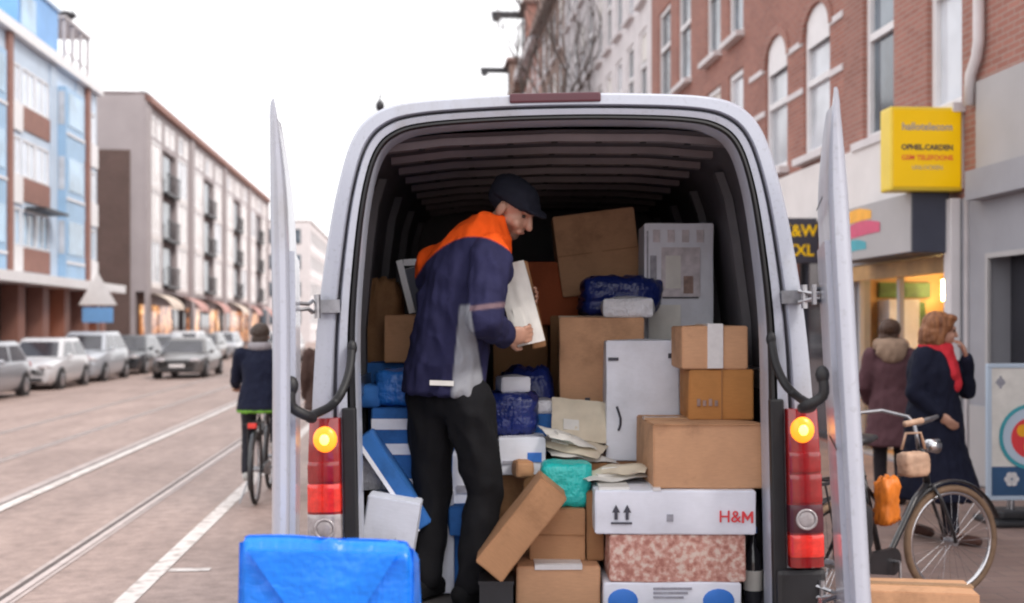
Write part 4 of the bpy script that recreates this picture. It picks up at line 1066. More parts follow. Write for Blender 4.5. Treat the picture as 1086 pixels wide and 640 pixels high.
sx, sy, sz = b['_h']; MB().poly([(-.03, -sy/2 - .006, .10), (.09, -sy/2 - .006, .10), (.03, -sy/2 - .006, .30)]).build('triangle_print', M['print_grey'], b); MB().poly([(.005, -sy/2 - .0075, .12), (.055, -sy/2 - .0075, .12), (.03, -sy/2 - .0075, .22)]).build('triangle_inner', M['card_white'], b)
b = parcel('flat dark blue box leaning diagonally at the left', -.0, .075, 4.78, 4.98, 0, .46, 'card_blue', ry=R(-34), bulge=.002); b.location = (-.365, 4.98, .86)
b['_h'] = (.075, .2, .46); front(b, 'card_white', .0, .22, .0, 1.0, 'white_edge', -.002)
b = parcel('white parcel low between the worker legs', -.27, -.12, 5.10, 5.35, .80, 1.14, 'card_white'); front(b, 'print_grey', .2, .6, .5, .6, 'print')
parcel('blue box low between the worker legs', -.29, -.11, 5.06, 5.36, FZ, .80, 'card_blue')
blob('small white crumpled parcel by the worker feet', (-.155, 4.93, FZ), (.10, .12, .14), 'poly_white', 'poly_parcel', 'parcel', 31, .15)
# --- small stuff that fills the gaps of the pile
sm = [('small white box on the navy bag behind the worker', -.06, .07, 5.22, 5.36, 1.40, 1.47, 'card_white', 12), ('bright blue pack wedged beside the tan carton', .09, .20, 5.30, 5.46, 1.12, 1.30, 'card_blue', -8),
      ('small black box standing on the envelope carton', .17, .215, 5.36, 5.44, 1.102, 1.36, 'plastic_black', 5), ('white pack lying on the blue pack by the tan carton', .085, .215, 5.30, 5.44, 1.302, 1.36, 'poly_white', 9),
      ('small brown carton left of the turquoise bag', .01, .085, 5.02, 5.11, 1.047, 1.115, 'card', 14) ,
      ('flat blue pack on the striped box at the left wall', -.66, -.56, 5.05, 5.28, 1.345, 1.44, 'card_blue', -5), ('white crumpled pack at the left wall above the leaning box', -.66, -.56, 4.98, 5.02, 1.00, 1.14, 'poly_white', 3),
      ('dark blue pack below the white parcel at the worker knees', -.27, -.13, 5.0, 5.09, .802, .93, 'card_blue', 4), ('small tan carton behind the worker at the left', -.29, -.14, 5.35, 5.5, .55, 1.30, 'card', 2),
      ('white pack on the tan carton behind the worker legs', -.28, -.15, 5.36, 5.48, 1.302, 1.42, 'poly_white', -6), ('flat white parcel on the orange carton edge', .60, .70, 5.22, 5.235, 1.31, 1.5, 'poly_white', 0)]
for lab, x0, x1, y0, y1, z0, z1, mm, a in sm[:-1]:
    parcel(lab, x0, x1, y0, y1, z0, z1, mm, name='small_parcel', cat='parcel', rz=R(a), bulge=.008)
# --- right edge, between stack and door frame
bt = empty('water_bottle', (.985, 4.80, FZ)); tag(bt, 'dark bottle with a pale label beside the right-hand stack', 'bottle', None)
pr_ = [(.0, 0), (.036, .002), (.038, .02), (.038, .19), (.03, .23), (.014, .26), (.014, .30), (.0, .301)]
m_ = MB(); m_.loft([[(r_ * math.cos(a * .5236), r_ * math.sin(a * .5236), z) for a in range(12)] for r_, z in pr_[1:-1]]); m_.build('bottle_body', M['glass_shop'], bt, smooth=True)
m_ = MB(); m_.loft([[(r_ * math.cos(a * .5236), r_ * math.sin(a * .5236), z) for a in range(12)] for r_, z in ((.039, .07), (.0395, .072), (.0395, .15), (.039, .152))]); m_.build('bottle_label', M['paper'], bt, smooth=True)
m_ = MB(); m_.cyl((0, 0, .301), (0, 0, .325), .016, .016); m_.build('bottle_cap', M['print_blue'], bt)
blob('black rubbish bag squeezed beside the right-hand stack', (1.0, 5.0, FZ), (.12, .26, .45), 'plastic_black', 'plastic_bag', 'bag', 41, .15)
# --- blue wrapped parcel on the street in front
def blue_parcel():
    bm = bmesh.new(); bmesh.ops.create_cube(bm, size=1.0); bmesh.ops.subdivide_edges(bm, edges=bm.edges[:], cuts=18, use_grid_fill=True)
    for v in bm.verts:
        p = v.co; z = (p.z + .5)
        q = Vector((p.x * (.485 - .035 * z), p.y * .25, z * 1.152)); q.z -= .075 * (p.y + .5) * z ** 6
        rd = max(0, 2 * abs(p.x) - .8) ** 2 * .6 + max(0, 2 * abs(p.y) - .7) ** 2 * .3
        q.z -= rd * .05 * z ** 4 + (.016 * (p.x + .5)) * z ** 4
        n_ = Vector((mnoise.noise(q * 5 + Vector((3, 0, 0))), mnoise.noise(q * 5 + Vector((0, 9, 0))), mnoise.noise(q * 5)))
        cre = 1 - abs(mnoise.noise(Vector((q.x * 7 + q.z * 5, q.y * 4, q.z * 3)))) * 2
        q += n_ * .007; q.y -= .009 * cre if p.y < 0 else 0
        v.co = q
    es = [e for e in bm.edges if e.calc_face_angle(0) > R(60)]
    bmesh.ops.bevel(bm, geom=es, offset=.014, segments=3, affect='EDGES')
    me = bpy.data.meshes.new('wrapped_parcel'); bm.to_mesh(me); bm.free(); me.shade_smooth(); me.materials.append(M['blue_wrap'])
    o = bpy.data.objects.new('wrapped_parcel', me); link(o); o.location = (-.485, 3.185, .002)
    tag(o, 'tall bright blue plastic wrapped parcel on the street by the left van door', 'parcel')
    fl = MB(); n = 10; rows = []
    for i in range(n + 1):
        t = i / n; wl = -.20 + .19 * t; wr = .19 - .17 * t; z = 1.118 - .27 * t
        rows.append([(wl + (wr - wl) * k_ / 8, -.150 - .008 * math.sin(math.pi * k_ / 8) - .004 * math.sin(7 * t + k_), z - .010 * k_ / 8) for k_ in range(9)])
    back = [[(x, y + .014, z) for x, y, z in r_] for r_ in rows]
    for r_, b_ in zip(rows, back): r_.extend(reversed(b_))
    fl.loft(rows); fl.build('fold_flap', M['blue_wrap'], o, auto=True)
    return o
blue_parcel()
# ================================================================== people
def remeshed(mb, voxel, smooth_it=3, wrinkle=0.0, wf=12.0, seed=0, stretch=(1, 1, 1)):
    me = mb.mesh('tmp'); o = bpy.data.objects.new('tmp', me); COL.objects.link(o)
    md = o.modifiers.new('r', 'REMESH'); md.mode = 'VOXEL'; md.voxel_size = voxel
    s = o.modifiers.new('s', 'SMOOTH'); s.factor = .5; s.iterations = smooth_it
    bpy.context.view_layer.update()
    dg = bpy.context.evaluated_depsgraph_get()
    out = bpy.data.meshes.new_from_object(o.evaluated_get(dg)); bpy.data.objects.remove(o)
    if wrinkle:
        ns = [v.normal.copy() for v in out.vertices]
        for v, n in zip(out.vertices, ns):
            q = Vector((v.co.x * stretch[0], v.co.y * stretch[1], v.co.z * stretch[2])) * wf + Vector((seed, 0, 0))
            w = (1 - 2.2 * abs(mnoise.noise(q))) * .7 + .5 * mnoise.noise(q * 2.1)
            v.co += n * (wrinkle * w)
    out.shade_smooth()
    return out
def paint(me, fn):
    ca = me.color_attributes.new('Col', 'FLOAT_COLOR', 'POINT')
    flat = []
    for v in me.vertices:
        c = fn(v.co); flat += [c[0], c[1], c[2], 1.0]
    ca.data.foreach_set('color', flat)
def frame_of(fwd, up=Vector((0, 0, 1))):
    y = fwd.normalized(); x = y.cross(up).normalized(); z = x.cross(y)
    return Matrix((x, y, z)).transposed()           # columns: right, forward, up
def head_prims(mb, c, F, s=1.0):
    E = lambda p, r: mb.ell(c + F @ (Vector(p) * s), [q * s for q in r], F)
    E((0, -.012, .035), (.075, .095, .088)); E((0, .03, -.03), (.058, .066, .075)); E((0, .055, -.085), (.034, .034, .028))
    E((0, .082, .032), (.05, .018, .014)); E((.032, .070, -.03), (.026, .022, .026)); E((-.032, .070, -.03), (.026, .022, .026))
    mb.cap(c + F @ (Vector((0, .094, .02)) * s), c + F @ (Vector((0, .116, -.022)) * s), .010 * s, .015 * s)
    E((0, .088, -.058), (.026, .014, .011))
    for q in (-1, 1): E((q * .076, -.004, -.008), (.011, .022, .033))
def hand_prims(mb, wrist, d, palm_n, curl=.7, s=1.0):
    d = d.normalized(); n = (palm_n - d * palm_n.dot(d)).normalized(); side = d.cross(n).normalized()
    pc = wrist + d * .05 * s
    mb.ell(pc, (.042 * s, .052 * s, .018 * s), Matrix((side, d, n)).transposed())
    for i, (off, L) in enumerate(((-.030, .066), (-.010, .076), (.010, .072), (.029, .056))):
        p = wrist + d * .088 * s + side * off * s; dd = d.copy()
        for k_, f in enumerate((.45, .32, .23)):
            a = curl * (k_ + .6) * .75; dd2 = d * math.cos(a) + n * math.sin(a)
            q = p + dd2 * L * f * s; mb.cap(p, q, (.0095 - .0009 * k_) * s, (.0088 - .0009 * k_) * s, 8); p = q
    p = wrist + d * .028 * s - side * .034 * s
    t1 = (d * .6 - side * .65 + n * .35).normalized(); q = p + t1 * .042 * s; mb.cap(p, q, .013 * s, .0105 * s, 8)
    t2 = (d * .85 - side * .2 + n * .45).normalized(); mb.cap(q, q + t2 * .032 * s, .0105 * s, .009 * s, 8)
def ring_ell(c, a, b, F, n=20):
    return [c + F @ Vector((a * math.cos(2*math.pi*k_/n), b * math.sin(2*math.pi*k_/n), 0)) for k_ in range(n)]
DEF = dict(hipR=(.09, 0, .92), kneeR=(.095, .025, .50), ankR=(.095, -.02, .085), toeR=(.115, .15, .035),
           hipL=(-.09, 0, .92), kneeL=(-.095, .025, .50), ankL=(-.095, -.02, .085), toeL=(-.115, .15, .035),
           pelvis=(0, 0, .96), waist=(0, .005, 1.10), chest=(0, -.005, 1.30), neck=(0, -.01, 1.46), head=(0, .025, 1.615),
           shR=(.175, -.01, 1.41), elR=(.225, -.03, 1.13), wrR=(.225, .06, .90),
           shL=(-.175, -.01, 1.41), elL=(-.225, -.03, 1.13), wrL=(-.225, .06, .90))
def person(label, base, J, Fb, Fh, skin, clothes, hair=None, voxel=.012, group=None, hands=None, scale=1.0, face=True, seed=0):
    """J: world joints. Fb: body frame, Fh: head frame. clothes: list of (name, builder(mb), colour fn, wrinkle, smooth)"""
    base = Vector(base); s = scale
    mb = MB()
    j = lambda n: J[n]
    for q in 'RL':
        mb.cap(j('hip' + q), j('knee' + q), .078 * s, .052 * s); mb.cap(j('knee' + q), j('ank' + q), .050 * s, .034 * s)
        mb.cap(j('ank' + q) - Vector((0, 0, .03 * s)), j('toe' + q), .036 * s, .028 * s)
        mb.cap(j('sh' + q), j('el' + q), .047 * s, .038 * s); mb.cap(j('el' + q), j('wr' + q), .037 * s, .026 * s)
        hd = (hands or {}).get(q)
        d = hd[0] if hd else (j('wr' + q) - j('el' + q)); n = hd[1] if hd else Fb @ Vector((-1 if q == 'R' else 1, .2, 0)); cu = hd[2] if hd else .5
        hand_prims(mb, j('wr' + q), d, n, cu, s)
    mb.cap(j('pelvis'), j('waist'), .092 * s, .085 * s); mb.cap(j('waist'), j('chest'), .085 * s, .09 * s); mb.cap(j('chest'), j('neck') - Fb @ Vector((0, 0, .05 * s)), .09 * s, .06 * s); mb.cap(j('shR'), j('shL'), .05 * s); mb.cap(j('hipR'), j('hipL'), .08 * s)
    mb.cap(j('neck') - Fb @ Vector((0, 0, .03 * s)), j('head') - Fh @ Vector((0, .015 * s, .06 * s)), .054 * s, .050 * s)
    head_prims(mb, j('head'), Fh, s)
    me = remeshed(mb, min(voxel, .0085), 1 if voxel < .006 else 2)
    me.transform(Matrix.Translation(-base)); 
    inv = Fh.inverted(); hc = j('head') - base
    paint(me, lambda co: skin(inv @ (co - hc)) )
    me.materials.append(M['skin']); me.name = 'person'
    o = bpy.data.objects.new('person', me); link(o); o.location = base; tag(o, label, 'person', group)
    def child(name, mesh, mt):
        mesh.transform(Matrix.Translation(-base)); mesh.materials.append(M[mt]); mesh.name = name
        c = bpy.data.objects.new(name, mesh); link(c, o); return c
    if face:
        for q in (-1, 1):
            e = MB().ell(j('head') + Fh @ (Vector((q * .031, .083, .012)) * s), (.011 * s, .008 * s, .007 * s), Fh).mesh('eye', True); child('eye', e, 'skin_eye')
        e = MB().ell(j('head') + Fh @ (Vector((0, .099, -.057)) * s), (.019 * s, .004 * s, .005 * s), Fh).mesh('lips', True); child('lips', e, 'lips')
    for name, fn, cf, wr, vx in clothes:
        m2 = MB(); fn(m2); me2 = remeshed(m2, vx, 2, wr, 13.0 if name != 'trousers' else 10.0, seed, (1, 1, .55))
        paint(me2, cf); child(name, me2, 'cloth')
    if hair:
        m2 = MB(); hair[0](m2); me2 = remeshed(m2, .007, 1, .009 if hair[2] == 'hair' else .004, 30, seed, (1, 1, .4)); paint(me2, hair[1]); child(hair[2], me2, hair[3])
    return o
SKIN = (.50, .27, .19)
def solid(c): return lambda co: c
def mix3(a, b, t): t = max(0, min(1, t)); return tuple(p * (1 - t) + q * t for p, q in zip(a, b))

# ---------------- the worker in the van
def worker():
    J = dict(hipL=at(457, 430, 4.98), hipR=at(497, 430, 4.86), kneeL=at(459, 525, 5.00), kneeR=at(513, 522, 4.90), ankL=at(451, 609, 4.98), ankR=at(500, 611, 4.84),
             pelvis=at(481, 415, 4.92), waist=at(480, 372, 4.92), chest=at(490, 298, 4.93), neck=at(518, 240, 4.93), head=at(543, 222, 4.93),
             shR=at(521, 272, 4.80), elR=at(514, 340, 4.68), wrR=at(536, 358, 4.83), shL=at(464, 282, 5.06), elL=at(512, 345, 5.22), wrL=at(543, 320, 5.10))
    J['ankL'].z = J['ankR'].z = FZ + .10
    fwd = Vector((.62, .78, 0)).normalized(); Fb = frame_of(fwd)
    J['toeL'] = J['ankL'] + Vector((.09, .14, -.055)); J['toeR'] = J['ankR'] + Vector((.13, .10, -.055))
    Fh = frame_of(Vector((.70, -.42, -.56)))
    base = Vector((J['pelvis'].x, J['pelvis'].y, FZ))
    def skin(l):
        d = min(-.03 - l.z, l.z + .15, l.y - .008, (.088 - l.y) if l.z > -.072 else 1)       # short dark beard, soft at its edges
        t = max(0.0, min(1.0, d / .02)) * .8
        if l.z > .038 and l.y > .07 and l.z < .052: t = .6
        return tuple(a * (1 - t) + b_ * t for a, b_ in zip(SKIN, (.06, .04, .03)))
    tax = (J['chest'] - J['pelvis']).normalized()
    def torso(mb):
        # rings from the hem up to the collar; the back is bent forward
        def fr(t): 
            up = tax; x = Fb.col[0]; y = up.cross(x).normalized(); x = y.cross(up).normalized(); return Matrix((x, y, up)).transposed()
        F = fr(0)
        P = [at(470, 418, 4.92), at(472, 400, 4.92), at(477, 360, 4.92), at(485, 315, 4.93), at(494, 282, 4.93), at(503, 262, 4.93), at(512, 244, 4.93), at(520, 230, 4.93)]
        A = [.188, .186, .174, .182, .188, .172, .118, .080]; B = [.150, .150, .136, .140, .134, .122, .10, .078]
        mb.loft([ring_ell(p, a, b_, F) for p, a, b_ in zip(P, A, B)])
        for q in 'RL':
            mb.cap(J['sh' + q], J['el' + q], .086, .068); mb.cap(J['el' + q], J['el' + q].lerp(J['wr' + q], .9), .067, .047)
            mb.cap(J['sh' + q] - F @ Vector((0, 0, .05)), J['sh' + q], .09, .088)
    NAVY, ORG, GREY, PINK = (.024, .024, .070), (1.0, .115, .010), (.30, .31, .34), (.20, .13, .15)
    def px_of(co):
        w = co + base; return 543 + w.x / w.y * FPX, 345 - (w.z - CAM_H) / w.y * FPX, w
    elR, wrR = J['elR'], J['wrR']
    def ss(d, w=.006): return max(0.0, min(1.0, .5 + d / w))
    def mx(a, b_, t): return tuple(p * (1 - t) + q * t for p, q in zip(a, b_))
    def jcol(co):
        X, Z = co.x, co.z; d = X + .165; c = NAVY
        t = (1.775 - Z) / .37
        if co.y < 4.95: c = mx(c, GREY, ss(min(X - (-.212 - .035 * t), (-.165 + .055 * t) - X, (1.78 - Z) * .5)))
        if co.y < 4.86 and X > -.17: c = mx(c, PINK, ss(.010 - abs(Z - (1.775 + .12 * (X + .085))), .008))
        c = mx(c, ORG, ss(Z - (2.062 - 2.55 * d * d)))
        if co.y > 4.80: c = mx(c, ORG, ss(min(X + .045, Z - 1.955)))
        return c
    def legs(mb):
        for q in 'RL':
            mb.cap(J['hip' + q] + Vector((0, 0, .0)), J['knee' + q], .102, .073); mb.cap(J['knee' + q], J['ank' + q] + Vector((0, 0, -.02)), .072, .063)
        mb.cap(J['hipL'] + Vector((0, 0, .02)), J['hipR'] + Vector((0, 0, .02)), .104)
        mb.cap(J['pelvis'], J['waist'], .11, .10)
    def shoes(mb, qq):
        for q in qq:
            a, t = J['ank' + q], J['toe' + q]
            mb.cap(a + Vector((0, 0, .02)), a - Vector((0, 0, .05)), .056, .048); d = (t - a); d.z = 0; d.normalize()
            h0 = Vector((a.x, a.y, FZ + .045)) - d * .05
            mb.cap(h0, Vector((t.x, t.y, FZ + .042)) + d * .03, .047, .045)
            mb.obox((h0 + Vector((t.x, t.y, FZ)) ) / 2 * Vector((1, 1, 0)) if False else Vector(((h0.x + t.x + d.x * .03) / 2, (h0.y + t.y + d.y * .03) / 2, FZ + .014)), (.085, .29, .026), Matrix.Rotation(math.atan2(d.y, d.x) - math.pi / 2, 3, 'Z'))
    hc = J['head']
    def cap_(mb):
        mb.ell(hc + Fh @ Vector((0, -.020, .066)), (.094, .114, .066), Fh); mb.ell(hc + Fh @ Vector((0, -.05, .03)), (.084, .078, .070), Fh); mb.ell(hc + Fh @ Vector((0, .095, .050)), (.070, .060, .010), Fh)
        mb.loft([ring_ell(hc + Fh @ Vector((0, -.012, zz)), aa, bb_, Fh) for zz, aa, bb_ in ((.032, .095, .112), (.034, .100, .117), (.070, .099, .116), (.073, .092, .110))])
    o = person('delivery worker in navy jacket with orange shoulders bending over parcels in the van', base, J, Fb, Fh, skin,
           [('trousers', legs, solid((.009, .009, .011)), .017, .011), ('jacket', torso, lambda co: jcol(co), .015, .0075), ('shoe', lambda mb: shoes(mb, 'R'), solid((.01, .01, .011)), 0, .009), ('shoe', lambda mb: shoes(mb, 'L'), solid((.01, .01, .011)), 0, .009)],
           hair=(cap_, solid((.012, .013, .022)), 'cap', 'cloth'), voxel=.0055,
           hands={'R': (Vector((.75, .3, .1)), Vector((.1, 1, .3)), .8), 'L': (Vector((.8, -.35, .15)), Vector((.2, -.9, .2)), .8)}, seed=3)
    # white reflective tab at the jacket hem
    for ch in o.children:
        if ch.name.startswith('jacket'):
            m_ = MB(); p0, p1 = at(456, 405, 4.752) - base, at(481, 408, 4.742) - base
            m_.obox((p0 + p1) / 2, ((p1 - p0).length, .006, .020), Matrix.Rotation(R(2), 3, 'Y')); m_.build('reflective_tab', M['paper'], ch)
    return o
worker()
e_ = mailer('white envelope held by the worker', at(559, 330, 4.95), .13, .36, .02, 'paper', (R(78), R(-13), R(8)), seed=4)
e_.location = at(551, 322, 4.97)
p_ = parcel('flat brown parcel held by the worker behind the white envelope', -.03, .03, 4.98, 5.2, 0, .38, 'card_dark', ry=R(-13), bulge=.002); p_.location = at(572, 368, 5.16)

# ---------------- generic poses for people in the street
def place(base, yaw, s, over=None):
    """joints of a standing figure at base facing yaw (0 = +Y, clockwise positive)"""
    F = frame_of(Vector((math.sin(yaw), math.cos(yaw), 0)))
    d = dict(DEF); d.update(over or {})
    return {k_: Vector(base) + F @ (Vector(v) * s) for k_, v in d.items()}, F
def coat_builder(J, F, hem_z, s, flare=.24, base_z=0.0, slim=1.0, fwd=0.0, depth=.20):
    def fn(mb):
        U = Vector((0, 0, 1)); top = J['neck']
        c = lambda nm, dz=0: J[nm] + U * dz
        hem = Vector((J['pelvis'].x, J['pelvis'].y, hem_z)) + F @ Vector((0, fwd, 0))
        P = [hem, hem + U * .02, hem.lerp(J['pelvis'], .6), J['pelvis'], J['waist'], J['chest'], J['chest'].lerp(top, .55), top + U * .03 * s]
        A = [flare, flare, .215 * s, .195 * s, .17 * s, .19 * s, .165 * s, .085 * s]; B = [depth, depth, .165 * s, .15 * s, .13 * s, .14 * s, .12 * s, .08 * s]
        mb.loft([ring_ell(p, a * slim, b_ * slim, F) for p, a, b_ in zip(P, A, B)])
        for q in 'RL':
            mb.cap(J['sh' + q], J['el' + q], .078 * s, .066 * s); mb.cap(J['el' + q], J['el' + q].lerp(J['wr' + q], .93), .064 * s, .046 * s)
    return fn
def trouser_builder(J, s, r=1.0):
    def fn(mb):
        for q in 'RL':
            mb.cap(J['hip' + q], J['knee' + q], .098 * s * r, .07 * s * r); mb.cap(J['knee' + q], J['ank' + q] + Vector((0, 0, .01)), .068 * s * r, .056 * s * r)
        mb.cap(J['hipL'], J['hipR'], .10 * s); mb.cap(J['pelvis'], J['waist'], .11 * s)
    return fn
def shoe_builder(J, s, qq='RL'):
    def fn(mb):
        for q in qq:
            a, t = J['ank' + q], J['toe' + q]; d = (t - a); d.z = 0; d.normalize()
            mb.cap(a, a - Vector((0, 0, .03 * s)), .047 * s, .046 * s); mb.cap(a - Vector((0, 0, .045 * s)) - d * .04, t + d * .02, .044 * s, .040 * s)
    return fn
PZ = .10
# woman in a navy coat with a red scarf, hand to her mouth
bs_ = Vector((3.14, 8.75, PZ)); s_ = .97
J, F = place(bs_, R(128), s_, dict(elL=(-.27, .17, 1.14), wrL=(-.085, .22, 1.41), elR=(.26, -.06, 1.14), wrR=(.22, .12, .98), kneeR=(.09, .12, .50), ankR=(.08, .16, .09), toeR=(.09, .33, .04),
                                  kneeL=(-.09, -.02, .50), ankL=(-.09, -.22, .12), toeL=(-.09, -.08, .04), head=(0, .06, 1.605), wrR_=(0, 0, 0)))
Fh = frame_of(F @ Vector((-.62, .78, -.14)))
def scarf(mb):
    mb.torus(J['neck'] + F @ Vector((0, .02, .01)), .085, .045, 'z', 20, 10)
    mb.cap(J['neck'] + F @ Vector((.0, .10, -.02)), J['chest'] + F @ Vector((.01, .155, -.10)), .062, .058); mb.cap(J['neck'] + F @ Vector((.05, .09, -.01)), J['chest'] + F @ Vector((.06, .15, -.02)), .05, .05)
def hair_f(mb):
    h = J['head']
    mb.ell(h + Fh @ Vector((0, -.035, .05)), (.108, .112, .092), Fh); mb.ell(h + Fh @ Vector((0, -.08, -.03)), (.108, .078, .12), Fh)
    for q in (-1, 1): mb.ell(h + Fh @ Vector((q * .078, -.035, -.02)), (.026, .045, .10), Fh)
    mb.ell(h + Fh @ Vector((.02, .045, .10)), (.065, .045, .028), Fh); mb.ell(h + Fh @ Vector((.05, -.09, .04)), (.06, .05, .07), Fh); mb.ell(h + Fh @ Vector((-.03, -.10, -.09)), (.07, .045, .06), Fh)
person('woman in long navy coat and red scarf, hand to her mouth, behind the parked bicycle', bs_, J, F, Fh, solid(SKIN),
       [('trousers', trouser_builder(J, s_), solid((.02, .02, .03)), .004, .016), ('coat', coat_builder(J, F, .42, s_, .24, depth=.24, fwd=.02, slim=1.34), solid((.010, .012, .028)), .011, .013),
        ('scarf', scarf, solid((.62, .035, .05)), .010, .011), ('shoe', shoe_builder(J, s_, 'R'), solid((.10, .05, .04)), 0, .013), ('shoe', shoe_builder(J, s_, 'L'), solid((.10, .05, .04)), 0, .013)],
       hair=(hair_f, lambda co: mix3((.16, .055, .022), (.36, .15, .06), .5 + .9 * mnoise.noise(Vector((co.x * 40, co.y * 40, co.z * 9)))), 'hair', 'hair'), hands={'L': (F @ Vector((.25, -.20, .80)), F @ Vector((.3, -.8, 0)), .8)}, seed=9)
# second woman, seen from behind
bs_ = Vector((3.40, 10.55, PZ)); s_ = .94
J, F = place(bs_, R(15), s_, dict(elR=(.25, .02, 1.12), wrR=(.20, .16, .98), elL=(-.25, .0, 1.12), wrL=(-.2, .14, .96)))
Fh = frame_of(F @ Vector((.35, .9, -.05)))
Jb, Fb2, Fh2 = J, F, Fh
def hair_b(mb):
    h = Jb['head']
    mb.ell(h + Fh2 @ Vector((0, -.02, .045)), (.092, .105, .09), Fh2); mb.ell(h + Fh2 @ Vector((.03, -.115, .06)), (.06, .055, .058), Fh2)
    mb.ell(h + Fh2 @ Vector((0, -.05, -.04)), (.085, .06, .07), Fh2)
def hood(mb):
    n_ = Jb['neck']; mb.torus(n_ + Fb2 @ Vector((0, -.02, .05)), .10, .055, 'z', 20, 10); mb.ell(n_ + Fb2 @ Vector((0, -.10, .0)), (.13, .08, .11), Fb2)
person('woman in maroon coat with beige hood, seen from behind beside the van door', bs_, J, F, Fh, solid(SKIN),
       [('trousers', trouser_builder(J, s_), solid((.03, .025, .03)), .004, .016), ('coat', coat_builder(J, F, .62, s_, .24), solid((.115, .055, .065)), .010, .014),
        ('hood', hood, solid((.36, .25, .18)), .012, .012), ('shoe', shoe_builder(J, s_, 'R'), solid((.03, .02, .02)), 0, .014), ('shoe', shoe_builder(J, s_, 'L'), solid((.03, .02, .02)), 0, .014)],
       hair=(hair_b, solid((.075, .035, .02)), 'hair', 'hair'), seed=5)
# pedestrian in a brown coat glimpsed between the left door and the van
bs_ = Vector(st(-1.02, 13.4, 0.0)); s_ = .97
J, F = place(bs_, -TH, s_, dict(kneeR=(.09, .12, .5), ankR=(.09, .12, .10), toeR=(.1, .28, .05), ankL=(-.09, -.2, .13), toeL=(-.09, -.05, .04)))
J3 = J
def hair_c(mb):
    h = J3['head']; mb.ell(h + F @ Vector((0, -.02, .045)), (.09, .10, .085), F); mb.ell(h + F @ Vector((0, -.06, -.03)), (.08, .05, .08), F)
person('person in dark brown coat glimpsed between the left door and the van', bs_, J, F, F, solid(SKIN),
       [('trousers', trouser_builder(J, s_), solid((.05, .035, .03)), .004, .018), ('coat', coat_builder(J, F, .75, s_, .23), solid((.075, .045, .038)), .010, .016), ('shoe', shoe_builder(J, s_, 'R'), solid((.03, .02, .02)), 0, .016), ('shoe', shoe_builder(J, s_, 'L'), solid((.03, .02, .02)), 0, .016)],
       hair=(hair_c, solid((.05, .03, .02)), 'hair', 'hair'), face=True, seed=2)
